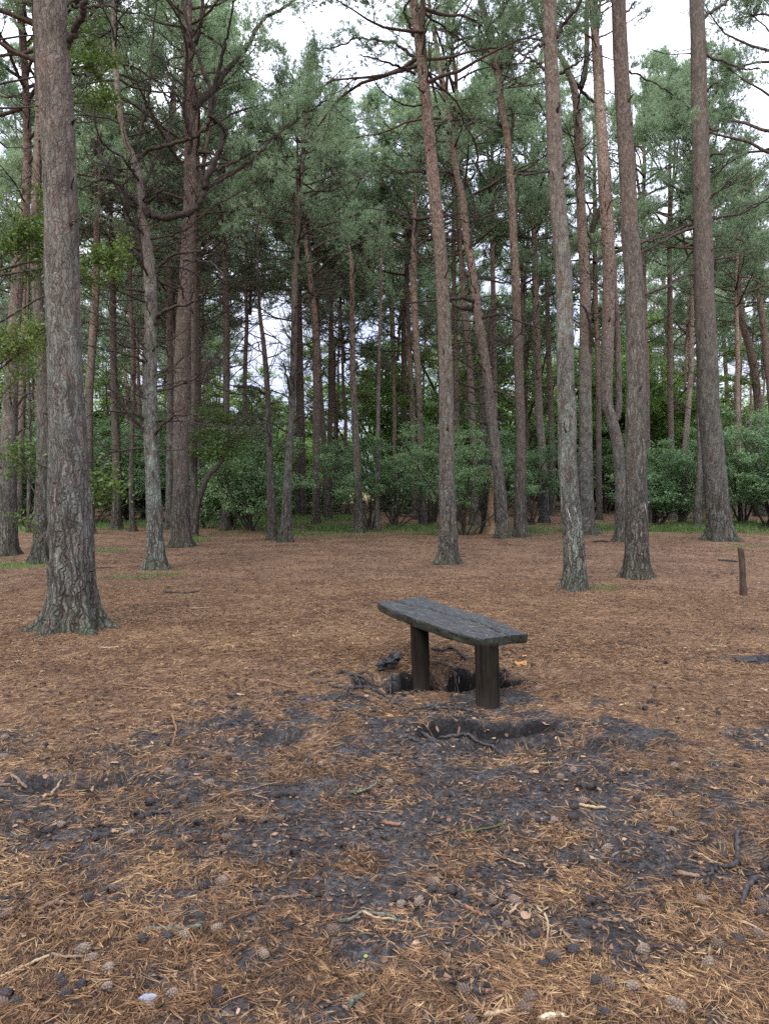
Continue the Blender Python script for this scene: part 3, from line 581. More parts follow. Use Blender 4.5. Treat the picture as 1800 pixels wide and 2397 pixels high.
def snag():
    X, Y = gpt(1147, 1249); b = np.array([X, Y, gz(X, Y)]); K = []
    for px, py, w in [(1146, 1249, 26), (1147, 1215, 18), (1148, 1180, 15), (1149, 1140, 12), (1148, 1110, 10), (1148, 1092, 4)]:
        p = vpt(px, py, Y)-b; K.append([*p, w*.5*Y/FPX])
    K[0][2] = -.05
    t = empty('dead_snag', tuple(b)); tag(t, 'pale yellow rotten broken snag standing against the sinuous pine', 'snag')
    link('trunk', trunk_mesh('snag', catmull(K, 4), 20, .06, 71, .5, 2.2, M_ROT), t)
    for k in range(3):
        P = grow(np.array([[.1*(k-1), .03*k, K[-2][2]-.15-.2*k]]), np.array([[.15*(k-1), 0, 1.]]), np.array([.35]), 4, .1, 0, rngS); V, F = tubes(P, np.array([[.035, .03, .018, .004]]), 5); g = Geo(); g.add(V, F); link('splinter', g.mesh('splinter', [M_ROT]), t)
snag()

# ---- limbs read from the photograph
limb('A', [(141, 155), (146, 135), (155, 112), (170, 76), (185, 50), (195, 30), (199, 5), (199, -40), (210, -90)], 19, 12, -.5, twigs=.3, S=12)
limb('A', [(173, 173), (195, 174), (218, 174), (240, 175)], 7, 4, .4, 'dead_branch', twigs=1)
limb('A', [(170, 14), (205, 17), (240, 17), (270, 20)], 9, 6, .3, 'dead_branch', twigs=.6)
limb('A', [(160, 527), (172, 518), (192, 512), (215, 513), (232, 520)], 7, 2, -.3, 'dead_branch', twigs=1.5)
limb('A', [(165, 290), (172, 284), (182, 279), (190, 278)], 8, 2, -.3, 'dead_branch', twigs=0)
limb('A', [(134, 420), (134, 405), (132, 392), (131, 384)], 9, 2, -.15, 'branch_stub', twigs=0)
limb('D', [(340, 490), (352, 503), (372, 508), (405, 508), (440, 498), (462, 482), (472, 468), (476, 445), (484, 420), (500, 385), (514, 355), (524, 325), (528, 303), (515, 290), (500, 280), (493, 262), (497, 235), (492, 205), (478, 170), (462, 130), (448, 90), (436, 40), (428, -10)], 18, 6, -1.2, twigs=4, tl=.6, S=10)
limb('D', [(470, 450), (500, 432), (540, 408), (585, 378), (625, 340), (660, 305), (700, 278), (735, 255), (765, 232)], 12, 4, .8, twigs=3.5, tl=.7, tuft=True)
limb('D', [(498, 400), (530, 388), (565, 370), (600, 350), (640, 318), (690, 288)], 9, 3, .3, twigs=3, tl=.6)
limb('D', [(322, 378), (340, 358), (362, 348), (395, 340), (440, 328), (470, 312), (488, 292), (496, 268), (497, 235), (485, 190), (470, 150)], 13, 6, -.8, twigs=3., tl=.6)
limb('D', [(325, 375), (326, 340), (330, 310), (338, 285), (346, 250), (352, 210), (356, 165), (356, 100), (362, 40), (368, -10)], 9, 4, -.6, twigs=3, tl=.6)
limb('D', [(334, 440), (345, 420), (354, 395), (362, 372), (378, 352), (392, 325), (400, 290), (402, 240)], 10, 4, .9, twigs=3, tl=.6)
limb('D', [(332, 470), (352, 468), (370, 455), (382, 445), (394, 437)], 9, 4, -.5, 'dead_branch', twigs=1)
limb('D', [(328, 478), (305, 462), (285, 440), (265, 425), (248, 418), (225, 425), (195, 440), (170, 438)], 13, 4, -.7, twigs=3, tl=.5)
limb('D', [(325, 470), (300, 455), (278, 440), (262, 410), (245, 375), (228, 350), (210, 330)], 9, 3, .6, twigs=3, tl=.5)
limb('D', [(342, 548), (325, 535), (308, 520), (300, 500), (296, 485)], 10, 5, -.4, 'dead_branch', twigs=1.5)
limb('D', [(350, 560), (375, 556), (410, 548), (445, 530), (470, 505), (510, 478), (560, 452), (600, 425), (640, 385)], 8, 3, .7, twigs=3.5, tl=.5)
limb('D', [(345, 575), (315, 555), (285, 540), (262, 520)], 7, 3, .4, twigs=3, tl=.4)
limb('D', [(366, 760), (370, 740), (385, 728), (410, 718), (440, 712), (462, 698), (484, 684)], 12, 5, -.9, twigs=2.2, tl=.4)
limb('D', [(366, 640), (385, 612), (405, 598), (430, 592), (465, 588), (495, 570), (512, 548)], 10, 4, -.6, twigs=3, tl=.5)
limb('D', [(430, 610), (470, 610), (500, 618), (520, 640), (528, 660)], 6, 3, -1.2, 'dead_branch', twigs=2)
limb('D', [(340, 680), (310, 678), (285, 670), (262, 655), (235, 640)], 9, 3, -.6, 'dead_branch', twigs=2.2)
limb('D', [(340, 805), (318, 795), (295, 780), (270, 765), (245, 745)], 6, 2, .5, 'dead_branch', twigs=2.5)
limb('D', [(340, 850), (322, 838), (290, 828), (258, 822), (225, 812), (195, 808)], 9, 2, -.9, 'dead_branch', twigs=2.5)
limb('D', [(340, 945), (334, 925), (322, 905), (312, 885), (320, 872), (310, 850)], 9, 3, -.3, 'dead_branch', twigs=1)
limb('D', [(340, 985), (320, 970), (285, 965), (245, 962), (215, 968), (200, 980)], 8, 3, -.9, 'dead_branch', twigs=2)
limb('D', [(338, 1010), (318, 995), (300, 970), (288, 940), (272, 910), (268, 870), (262, 830)], 9, 3, .7, 'dead_branch', twigs=2.5)
limb('D', [(340, 1030), (320, 1022), (290, 1018), (262, 1032)], 6, 2, -.5, 'dead_branch', twigs=1.5)
limb('D', [(362, 1025), (372, 1005), (392, 985), (412, 972), (440, 970), (470, 972)], 10, 3, -.9, 'dead_branch', twigs=2)
limb('D', [(368, 905), (395, 900), (430, 893), (465, 888), (500, 882)], 5, 2, .5, 'dead_branch', twigs=2.5)
limb('D', [(366, 812), (380, 800), (405, 795), (440, 796)], 6, 2, .5, 'dead_branch', twigs=2.5)
limb('E', [(455, 250), (480, 228), (505, 205), (520, 178), (545, 150), (565, 128), (585, 100), (602, 65), (625, 40), (660, 20), (700, -8)], 17, 6, 1.2, twigs=4, tl=.8, tuft=True, S=9)
limb('E', [(505, 200), (512, 168), (520, 130), (530, 95), (540, 50), (545, 0)], 12, 5, -.5, twigs=3, tl=.7)
limb('E', [(448, 120), (460, 95), (468, 65), (474, 20), (476, -30)], 13, 9, -.3, twigs=2, tl=.6)
limb('E', [(443, 360), (448, 330), (440, 300), (432, 260), (435, 200), (438, 120), (425, 60), (418, 10)], 11, 6, -.9, twigs=2.5, tl=.6)
limb('E', [(430, 200), (405, 180), (385, 150), (368, 120), (370, 90)], 8, 3, .8, twigs=3, tl=.7)
limb('C', [(100, 700), (110, 720), (98, 745)], 6, 3, -.3, 'branch_stub', twigs=0)
limb('B', [(40, 955), (50, 935), (68, 922), (84, 918)], 8, 3, -.4, 'dead_branch', twigs=1)
limb('B', [(38, 1020), (50, 1008), (68, 1002), (86, 1004)], 7, 3, -.3, 'dead_branch', twigs=1)
limb('W', [(968, 85), (955, 50), (945, 25), (960, 0)], 10, 5, -.3, 'dead_branch', twigs=1)
limb('W', [(970, 135), (945, 115), (910, 100), (870, 92), (835, 90), (800, 105), (760, 115), (728, 118)], 9, 3, .9, twigs=4, tl=.6, tuft=True)
limb('W', [(972, 175), (940, 158), (905, 145), (870, 135), (835, 128)], 8, 3, -.6, twigs=4, tl=.6)
limb('W', [(995, 405), (970, 400), (940, 405), (920, 402), (905, 415)], 8, 3, .5, twigs=4, tl=.45)
limb('W', [(1000, 510), (975, 512), (950, 508), (925, 495), (895, 492), (860, 485)], 9, 3, .8, twigs=3, tl=.5)
limb('W', [(1010, 505), (1040, 505), (1075, 512), (1100, 520)], 8, 3, .9, twigs=2, tl=.4)
limb('W', [(985, 25), (1010, 45), (1040, 65), (1075, 90), (1100, 108), (1140, 125)], 7, 3, 1.2, twigs=3, tl=.5)
limb('X', [(1060, 410), (1050, 402), (1020, 402), (985, 398), (950, 400)], 9, 4, -1.0, twigs=2.5, tl=.5)
limb('X', [(1112, 405), (1090, 435), (1065, 465), (1040, 500)], 6, 3, .6, twigs=2, tl=.5)
limb('X', [(1100, 580), (1108, 520), (1108, 470), (1095, 430)], 8, 3, -.5, twigs=2, tl=.5)
limb('X', [(1068, 275), (1058, 250), (1040, 235), (1005, 190)], 8, 3, -.5, 'dead_branch', twigs=2)
limb('X', [(1118, 400), (1116, 350), (1105, 320), (1085, 290)], 7, 3, -.8, twigs=3, tl=.5)
limb('X', [(1108, 702), (1080, 698), (1045, 700), (1000, 705), (945, 710)], 13, 4, -1.2, 'dead_branch', twigs=3, tl=.5)
limb('X', [(1108, 722), (1085, 722), (1068, 715), (1055, 705)], 14, 6, .6, 'dead_branch', twigs=2, tl=.5)
limb('X', [(1125, 745), (1145, 740), (1175, 735), (1195, 745), (1235, 758), (1262, 768), (1300, 775)], 11, 3, -.8, 'dead_branch', twigs=3, tl=.5)
limb('X', [(1128, 828), (1110, 830), (1085, 832), (1060, 842)], 7, 3, -.5, 'dead_branch', twigs=2)
limb('X', [(1130, 905), (1108, 908), (1080, 895), (1060, 885)], 9, 3, -.7, 'dead_branch', twigs=2)
limb('X', [(1150, 912), (1175, 920), (1200, 935)], 8, 4, -.5, 'dead_branch', twigs=1)
limb('X', [(1143, 995), (1128, 988), (1100, 978), (1070, 975)], 8, 3, -.7, 'dead_branch', twigs=1.5)
limb('X', [(1162, 982), (1172, 975), (1185, 970)], 7, 3, -.4, 'dead_branch', twigs=0)
limb('Z', [(1153, 125), (1130, 118), (1100, 108), (1085, 88), (1062, 75), (1030, 68), (1000, 60)], 9, 3, .8, twigs=3, tl=.5)
limb('Z', [(1178, 300), (1168, 290), (1150, 282), (1120, 278), (1080, 278), (1040, 288), (1015, 298)], 9, 3, -1., twigs=3, tl=.5)
limb('Z', [(1192, 340), (1198, 310), (1200, 280), (1195, 250)], 10, 5, -.3, 'dead_branch', twigs=2)
limb('Z', [(1202, 430), (1215, 405), (1235, 400), (1260, 402), (1285, 395)], 8, 4, .5, 'dead_branch', twigs=2)
limb('Z', [(1206, 525), (1208, 500), (1212, 460), (1214, 440)], 8, 3, -.3, 'dead_branch', twigs=1)
limb('Z', [(1168, 95), (1185, 65), (1210, 40), (1240, 15), (1262, -10)], 8, 4, .5, twigs=3, tl=.5)
limb('BB', [(1280, 98), (1262, 92), (1235, 90), (1205, 98), (1185, 120)], 8, 3, .7, twigs=3, tl=.4)
limb('BB', [(1274, 102), (1248, 115), (1228, 135), (1208, 160), (1190, 188), (1178, 220)], 9, 3, -.4, twigs=2.5, tl=.35)
limb('BB', [(1290, 180), (1268, 155), (1240, 138), (1212, 120), (1190, 112)], 10, 4, .5, twigs=3, tl=.4)
limb('BB', [(1303, 90), (1312, 65), (1328, 42), (1348, 22), (1366, -10)], 12, 8, -.3, twigs=1.2, tl=.4)
limb('BB', [(1310, 172), (1330, 160), (1350, 148), (1362, 135)], 9, 4, -.4, twigs=2, tl=.3)
limb('BB', [(1306, 285), (1304, 262), (1308, 242)], 11, 5, -.12, 'branch_stub', twigs=0)
limb('BB', [(1286, 400), (1262, 402), (1235, 408), (1210, 405)], 7, 4, .4, 'dead_branch', twigs=1.5)
limb('CC', [(1385, 545), (1390, 520), (1402, 495), (1410, 475)], 14, 10, -.3, twigs=.5)
limb('CC', [(1388, 570), (1375, 545), (1372, 520), (1392, 470)], 8, 4, .3, twigs=1.5)
limb('CC', [(1360, 205), (1370, 160), (1374, 100), (1372, 40), (1376, -20)], 14, 11, .4, twigs=1)
limb('CC', [(1335, 175), (1350, 200), (1372, 225), (1392, 240)], 11, 7, .4, twigs=2)
limb('CC', [(1380, 825), (1384, 790), (1380, 755), (1368, 722), (1352, 712)], 13, 4, -.5, 'dead_branch', twigs=1.5)
limb('CC', [(1388, 750), (1408, 732), (1440, 718), (1470, 710)], 9, 6, .7, 'dead_branch', twigs=1)
limb('CC', [(1390, 615), (1405, 602), (1440, 590), (1520, 560), (1580, 540), (1625, 522)], 11, 7, 2., 'dead_branch', twigs=1.2, tl=.5)
limb('EE', [(1472, 165), (1500, 180), (1540, 200), (1580, 225), (1612, 252)], 6, 3, .6, twigs=3, tl=.4, tuft=True)
limb('EE', [(1478, 308), (1474, 298), (1478, 288)], 8, 4, -.12, 'branch_stub', twigs=0)
limb('EE', [(1495, 570), (1530, 562), (1570, 545), (1612, 528)], 8, 4, .5, 'dead_branch', twigs=1.5, tl=.4)
limb('EE', [(1502, 690), (1530, 682), (1560, 672), (1590, 655), (1620, 640)], 8, 3, .5, 'dead_branch', twigs=2)
limb('EE', [(1500, 775), (1520, 762), (1545, 748), (1575, 730)], 8, 3, -.5, 'dead_branch', twigs=2)
limb('EE', [(1464, 30), (1478, 15), (1490, 0)], 6, 4, .2, 'dead_branch', twigs=1)
limb('FF', [(1640, 48), (1662, 28), (1690, 12), (1715, -10)], 11, 6, .5, 'dead_branch', twigs=1)
limb('FF', [(1645, 70), (1648, 105), (1660, 132), (1690, 142), (1720, 155), (1750, 162), (1780, 160)], 10, 4, -.8, 'dead_branch', twigs=1)
limb('FF', [(1650, 218), (1660, 205), (1672, 195), (1685, 190)], 8, 3, -.3, 'dead_branch', twigs=0)
limb('FF', [(1652, 275), (1655, 295), (1668, 305), (1682, 305)], 9, 4, -.3, 'dead_branch', twigs=.5)
limb('FF', [(1655, 372), (1665, 362), (1680, 360), (1698, 362)], 9, 3, -.4, 'dead_branch', twigs=.5)
limb('FF', [(1660, 512), (1690, 508), (1730, 500), (1765, 485), (1800, 462)], 8, 4, -.9, 'dead_branch', twigs=1.5)
limb('FF', [(1630, 530), (1590, 545), (1550, 565), (1495, 595)], 10, 5, -.9, 'dead_branch', twigs=1.5, tl=.5)
limb('FF', [(1625, 640), (1590, 650), (1560, 668), (1510, 695)], 7, 3, -.9, 'dead_branch', twigs=1.5, tl=.5)
limb('DD', [(1440, 985), (1448, 950), (1446, 867), (1443, 758), (1436, 650), (1425, 450), (1412, 270), (1404, 110)], 17, 10, .5, twigs=.4, mat=M_BARK, S=12)
limb('L', [(548, 905), (580, 905), (600, 908), (620, 925)], 8, 6, -.8, 'dead_branch', twigs=2.5, tl=.5)
limb('N', [(628, 930), (610, 915), (590, 908), (560, 905)], 8, 4, -.8, 'dead_branch', twigs=2.5, tl=.5)
limb('O', [(680, 925), (676, 900), (670, 875), (664, 850)], 8, 4, -.5, 'dead_branch', twigs=1)
limb('O', [(690, 985), (700, 975), (712, 970)], 7, 3, -.3, 'dead_branch', twigs=0)
limb('O', [(712, 700), (740, 690), (775, 682), (810, 670)], 7, 3, -.9, 'dead_branch', twigs=3, tl=.6)
limb('O', [(698, 620), (730, 612), (770, 600), (812, 590)], 7, 3, .7, 'dead_branch', twigs=4, tl=.7)
limb('O', [(700, 560), (725, 540), (760, 528), (800, 515), (840, 500)], 8, 3, -.9, twigs=4, tl=.7, tuft=True)
limb('O', [(705, 480), (735, 455), (770, 438), (805, 425)], 7, 3, .7, twigs=4, tl=.7, tuft=True)
limb('O', [(706, 400), (690, 395), (665, 398), (640, 405), (625, 440)], 5, 2, -.9, twigs=4, tl=.6)
# snow white resin streaks, on the streaked pine's own bark
M_RESIN = simple_bark('dried_resin', (.20, .20, .19), (.42, .42, .40), 40.)
def resin(key, rows):
    T = TREES[key]; g = Geo(); rng = T['rng']
    for (px, y0, y1, w) in rows:
        P = []; R2 = []
        for q in np.linspace(0, 1, 9):
            p = vpt(px+6*q+rng.normal(0, .7), y0+(y1-y0)*q, T['Y'])-T['base']; c = T['at'](p[2]); dx = (p[0]-c[0])
            yy = c[1]-math.sqrt(max(c[3]**2-dx**2, .0004))*1.04; P.append([p[0], yy, p[2]]); R2.append(w*.5*T['Y']/FPX*(.3+math.sin(math.pi*min(1, q+.08)))*rng.uniform(.5, 1.1))
        V, F = tubes(np.array([P]), np.array([R2]), 6); g.add(V, F)
    link('resin_streak', g.mesh('resin_streak', [M_RESIN]), T['tree'])
resin('BB', [(1323, 1188, 1218, 2.2)]); resin('BB', [(1338, 1180, 1205, 1.7)]); resin('BB', [(1346, 1208, 1232, 1.6)]); resin('EE', [(1500, 1176, 1204, 1.8)])

# ---- the far pines: copies of four straight trunks, each with its crown and dead wood
def far_trunk(i):
    rng = np.random.RandomState(900+i); r = [.15, .17, .13, .19][i]
    z = np.linspace(-.2, 16.5, 12); wx = np.cumsum(rng.normal(0, .06, 12)); wy = np.cumsum(rng.normal(0, .06, 12))
    return trunk_mesh('far_trunk', np.stack([wx-wx[0], wy-wy[0], z, np.interp(z, [0, 2, 16.5], [r, r*.82, r*.2])], -1), 12, .35, 40+i, .4)
FT = [far_trunk(i) for i in range(4)]
rf = np.random.RandomState(77)
listed = [(T['base'][0], T['base'][1]) for T in TREES.values()]
spots = []
for tr in range(4000):
    d = rf.uniform(31, 78); th = rf.uniform(-.60, .60); x = d*math.tan(th); y = d
    px = CX+FPX*x/y
    if 520 < px < 880 and (d > 38 and rf.rand() < .85): continue
    if 1080 < px < 1300 and d > 45 and rf.rand() < .5: continue
    if all((x-a)**2+(y-b)**2 > 2.6**2 for a, b in listed+spots): spots.append((x, y))
    if len(spots) >= 98: break
cols = [(.2, .9, .78), (.5, .7, .68), (.1, 1., .82), (.3, .6, .62), (.7, .8, .76)]
spots.sort(key=lambda s: s[1])
SHORT = {'A': 'the largest trunk', 'BB': 'the streaked pine', 'EE': 'the dark ragged-footed trunk', 'D': 'the forked pine', 'W': 'the slim middle pine', 'E': 'the thick red-brown trunk', 'DD': 'the curved trunk', 'FF': 'the heavy leaning trunk',
         'O': 'the stepped pine', 'L': 'the grass-edge pine', 'X': 'the sinuous pine', 'Z': 'the narrow straight pine', 'T': 'the snapped reddish pine', 'R': 'the leaning companion trunk', 'B': 'the far left trunk', 'G': 'the trunk by the left bushes'}
SPX = {k: CX+FPX*(TREES[k]['base'][0]/TREES[k]['base'][1]) for k in SHORT}
ORD = ['', 'second', 'third', 'fourth', 'fifth', 'sixth', 'seventh', 'eighth', 'ninth', 'tenth', 'eleventh', 'twelfth', 'thirteenth', 'fourteenth', 'fifteenth', 'sixteenth', 'seventeenth', 'eighteenth', 'nineteenth', 'twentieth']
def by_neighbour(pts, head):
    """labels that count outward from the nearest well known trunk"""
    out = [None]*len(pts); cl = {}
    for i, (x, y) in enumerate(pts):
        p = CX+FPX*x/y; k = min(SPX, key=lambda q: abs(SPX[q]-p)); cl.setdefault((k, p > SPX[k]), []).append((abs(p-SPX[k]), i))
    for (k, rt), L in cl.items():
        for n, (_, i) in enumerate(sorted(L)): out[i] = (ORD[min(n, 19)]+' '+head if n else 'nearest '+head)+(' right of ' if rt else ' left of ')+SHORT[k]
    return out
nf = sum(1 for s in spots if s[1] < 46)
far_labels = by_neighbour(spots[:nf], 'thin background pine')+by_neighbour(spots[nf:], 'distant deep-wood pine')
for i, (x, y) in enumerate(spots):
    z = gz(x, y); h = rf.uniform(.85, 1.12); t = empty('pine_tree', (x, y, z), 0); t.rotation_euler = (rf.normal(0, .015), rf.normal(0, .02), rf.uniform(0, 6.28))
    near = y < 46
    tag(t, far_labels[i], 'pine tree', 'background pines in the first rows' if near else 'distant pines deep in the wood')
    a = link('trunk', FT[i % 4], t); a.scale = (1, 1, h); cc = cols[i % 5]; a.color = (*cc, 1)
    c = link('crown', CROWNS[(i*3+1) % 6], t, (0, 0, (9.3 if y < 50 else 10.6)*h)); c.scale = (1.1, 1.1, 1.15*h) if y < 50 else (.85, .85, .95*h); c.rotation_euler = (0, 0, rf.uniform(0, 6.28))
    w = link('dead_wood', DEADS[i % 5], t, (0, 0, 2.8*h)); w.rotation_euler = (0, 0, rf.uniform(0, 6.28)); w.scale = (.9, .9, h)

# ------------------------------------------------------------------ broadleaf bushes and saplings
def leaves(g, C, rad, n, rng, size=.075, mat=1, tint=.5, flat=.6, ts=.2):
    """n leaves in an uneven ellipsoid, lying in loose layers; six-sided blades with a fold"""
    u = nrm(rng.normal(0, 1, (n, 3)))*(rng.uniform(0, 1, (n, 1))**.45)
    P = C+u*rad; P[:, 2] += rng.normal(0, .03, n)
    Nn = nrm(rng.normal(0, .42, (n, 3))+np.array([0, 0, flat])); a = nrm(np.cross(Nn, rng.normal(0, 1, (n, 3)))); b = np.cross(Nn, a)
    s = size*rng.uniform(.6, 1.25, (n, 1)); 
    V = np.stack([P-a*s*.55, P-a*s*.1-b*s*.3+Nn*s*.06, P+a*s*.3-b*s*.22+Nn*s*.05, P+a*s*.62-Nn*s*.08, P+a*s*.3+b*s*.22+Nn*s*.05, P-a*s*.1+b*s*.3+Nn*s*.06], 1)
    I = np.arange(n)[:, None]*6; F = np.concatenate([I+np.array([[0, 1, 2, 3]]), I+np.array([[0, 3, 4, 5]])])
    g.add(V.reshape(-1, 3), F, mat, np.repeat(np.clip(tint+rng.normal(0, ts, n), 0, 1), 6))
def bush_mesh(name, seed, H=3.4, Wd=1.5, nstem=9, nl=13000, mats=None, low=.05, size=.08, trunk=False):
    rng = np.random.RandomState(seed); g = Geo(); n = nstem
    az = rng.uniform(0, 6.28, n); el = np.radians(rng.uniform(45, 85, n)); L = H*rng.uniform(.7, 1.05, n)
    P0 = rng.normal(0, .10, (n, 3)); P0[:, 2] = -.05; D0 = np.stack([np.cos(az)*np.cos(el), np.sin(az)*np.cos(el), np.sin(el)], -1)
    P = grow(P0, D0, L, 9, .12, .02, rng); Rr = taper(.010+.008*L, 9, .2); V, F = tubes(P, Rr, 5); g.add(V, F)
    s, d, l, r = kids(P, Rr, np.full(n, Wd*1.1), 8, rng, low+.1, 1., (40, 85), (.4, .95), .85, .5)
    P2 = grow(s, d, l, 6, .15, .02, rng); V, F = tubes(P2, taper(r, 6, .25), 4); g.add(V, F)
    s2, d2, l2, r2 = kids(P2, taper(r, 6, .25), l, 4, rng, .3, 1., (30, 70), (.3, .6), .85)
    P3 = grow(s2, d2, l2, 5, .15, .0, rng); V, F = tubes(P3, taper(r2, 5, .4), 3); g.add(V, F)
    tips = np.concatenate([P2[:, 3:].reshape(-1, 3), P3[:, 1:].reshape(-1, 3)]); tips = tips[tips[:, 2] > low*H]
    per = max(3, nl//len(tips)); tt = rng.uniform(.25, .75, len(tips))
    for q in range(per):
        m = len(tips); C = tips+rng.normal(0, [.11, .11, .05], (m, 3)); 
        Nn = nrm(rng.normal(0, .40, (m, 3))+np.array([0, 0, .75])); a = nrm(np.cross(Nn, rng.normal(0, 1, (m, 3)))); b = np.cross(Nn, a); z = size*rng.uniform(.6, 1.25, (m, 1))
        V = np.stack([C-a*z*.55, C-a*z*.1-b*z*.3+Nn*z*.06, C+a*z*.3-b*z*.22+Nn*z*.05, C+a*z*.62-Nn*z*.08, C+a*z*.3+b*z*.22+Nn*z*.05, C-a*z*.1+b*z*.3+Nn*z*.06], 1)
        I = np.arange(m)[:, None]*6; F = np.concatenate([I+np.array([[0, 1, 2, 3]]), I+np.array([[0, 3, 4, 5]])])
        g.add(V.reshape(-1, 3), F, 1, np.repeat(np.clip(tt+rng.normal(0, .13, m), 0, 1), 6))
    return g.mesh(name, mats or [M_TWIG, M_LEAF])
def part_pair(root, me, mats): pass
BUSH = [bush_mesh('bush', 500, 3.4, 1.6, 10, 15000), bush_mesh('bush', 501, 4.6, 1.5, 9, 15000, low=.22, size=.07),
        bush_mesh('bush', 502, 2.6, 1.5, 12, 12000, size=.085), bush_mesh('bush', 503, 5.2, 1.9, 8, 16000, low=.3, size=.075)]
BRIGHT = [bush_mesh('bright_bush', 510, 4.6, 1.8, 9, 13000, [M_TWIG, M_LEAFL], .15, .10), bush_mesh('bright_bush', 511, 6.2, 2.0, 9, 15000, [M_TWIG, M_LEAFL], .25, .10)]
rb = np.random.RandomState(31)
def bush(px, py, k, s, label, name='bush', src=None, sz=None):
    x, y = gpt(px, py); o = link(name, (src or BUSH)[k], None, (x, y, gz(x, y))); o.scale = (s, s, sz or s); o.rotation_euler = (0, 0, rb.uniform(0, 6.28))
    return tag(o, label, 'bush', 'undergrowth bushes between the pines')
bush(588, 1242, 0, 1.05, 'dark dense holly bush on the grass beside two trunks, centre left', 'holly_bush', sz=1.15)
bush(545, 1236, 2, 1.0, 'low dark bush at the left foot of the holly bush')
bush(866, 1240, 1, .8, 'leafy sapling between the snapped pine and the pale crooked stem', 'sapling')
bush(925, 1236, 1, .8, 'leafy sapling in front of the five thin trunks', 'sapling')
bush(1010, 1228, 3, 1.0, 'tall leafy sapling just left of the slim middle pine', 'sapling')
bush(1085, 1252, 1, .85, 'thin sapling right of the slim middle pine, beside the rotten snag', 'sapling')
bush(1180, 1206, 0, 1.3, 'dark bush glimpsed between the sinuous pine and the narrow straight pine')
bush(1242, 1226, 3, .8, 'tall sapling between the narrow straight pine and the pale-footed trunk', 'sapling')
bush(1415, 1200, 1, 1.3, 'round bush showing between the green-stained trunk and the curved trunk')
bush(1534, 1233, 0, 1.25, 'broad dark bush with a short black stem just right of the dark ragged-footed trunk', sz=1.05)
bush(1600, 1210, 2, 1.7, 'wide dark bush against the left side of the heavy leaning trunk', sz=1.3)
bush(1740, 1232, 3, .95, 'bush with long bare lower stems right of the heavy leaning trunk', 'bush')
bush(1800, 1238, 0, 1.5, 'large dark spreading bush at the right edge', sz=1.3)
bush(1770, 1205, 3, 1.2, 'tall bush behind the large spreading one at the right edge')
bush(215, 1228, 1, 1.0, 'bush between the largest trunk and the pale thin pine, at left', 'bush')
bush(300, 1222, 0, 1.3, 'dark bush behind the very thin pine left of the forked one')
bush(120, 1230, 1, 1.05, 'loose bush between the two trunks at the left')
bush(60, 1226, 0, 1.2, 'bush behind the trunk at the far left edge')
bush(350, 1220, 2, 1.6, 'dark bush directly behind the forked grey-green pine')
bush(480, 1218, 1, 1.2, 'bush right of the red-brown trunk, behind the leaning stem')
bl = []
for tr in range(1500):
    d = rb.uniform(36, 74); th = rb.uniform(-.58, .58); x = d*math.tan(th); px = CX+FPX*x/d
    if 735 < px < 850 and d < 58: continue
    if d < 46 and 1130 < px < 1200: continue
    if d < 46 and rb.rand() < .5: continue
    if d < 50 and (1290 < px < 1450 or 1540 < px < 1800): continue
    bl.append((x, d, [1, 3, 1, 3, 3, 2][rb.randint(0, 6)], d > 47))
    if len(bl) >= 70: break
bl.sort(key=lambda b: b[3]); nb = sum(1 for b in bl if not b[3])
blab = by_neighbour([(b[0], b[1]) for b in bl[:nb]], 'dark leafy background bush')+by_neighbour([(b[0], b[1]) for b in bl[nb:]], 'bright green young tree')
for (x, d, k, br), lb in zip(bl, blab):
    o = link('bush' if not br else 'young_tree', (BRIGHT if br else BUSH)[k % 2 if br else k], None, (x, d, gz(x, d))); s = rb.uniform(.55, 1.45)*(1.35 if br else 1)
    px = CX+FPX*x/d; cut = .7 if 560 < px < 830 else 1.
    o.scale = (s*1.2, s*1.2, s*(1.15 if br else 1.)*cut*rb.uniform(.65, 1.3)); o.rotation_euler = (0, 0, rb.uniform(0, 6.28))
    tag(o, lb, 'young tree' if br else 'bush', 'young trees on the far side' if br else 'dark bushes between background trunks')
# the far edge of the wood, one continuous mass of leaves with real depth
g = Geo(); rw = np.random.RandomState(88)
for i in range(210):
    th = rw.uniform(-.78, .78); d = rw.uniform(80, 96); x = d*math.tan(th); px = CX+FPX*x/d
    h = rw.uniform(8., 14.) if not 560 < px < 830 else rw.uniform(5.5, 8.5)
    for q in range(5):
        C = np.array([x+rw.normal(0, 1.2), d+rw.normal(0, 1), h*(.1+.2*q)]); leaves(g, C, np.array([2.4, 1.8, 1.7]), 230, rw, .30, 1, .55, .4)
for i in range(60):
    x = rw.uniform(-75, 75); d = rw.uniform(82, 95); P = grow(np.array([[x, d, -.3]]), np.array([[0, 0, 1.]]), np.array([7.]), 8, .08, .1, rw); V, F = tubes(P, taper(np.array([.11]), 8, .3), 5); g.add(V, F)
tag(link('distant_wood', g.mesh('distant_wood', [M_TWIG, M_LEAFL])), 'bright green leafy far edge of the wood seen between the trunks', 'wood', kind='stuff')

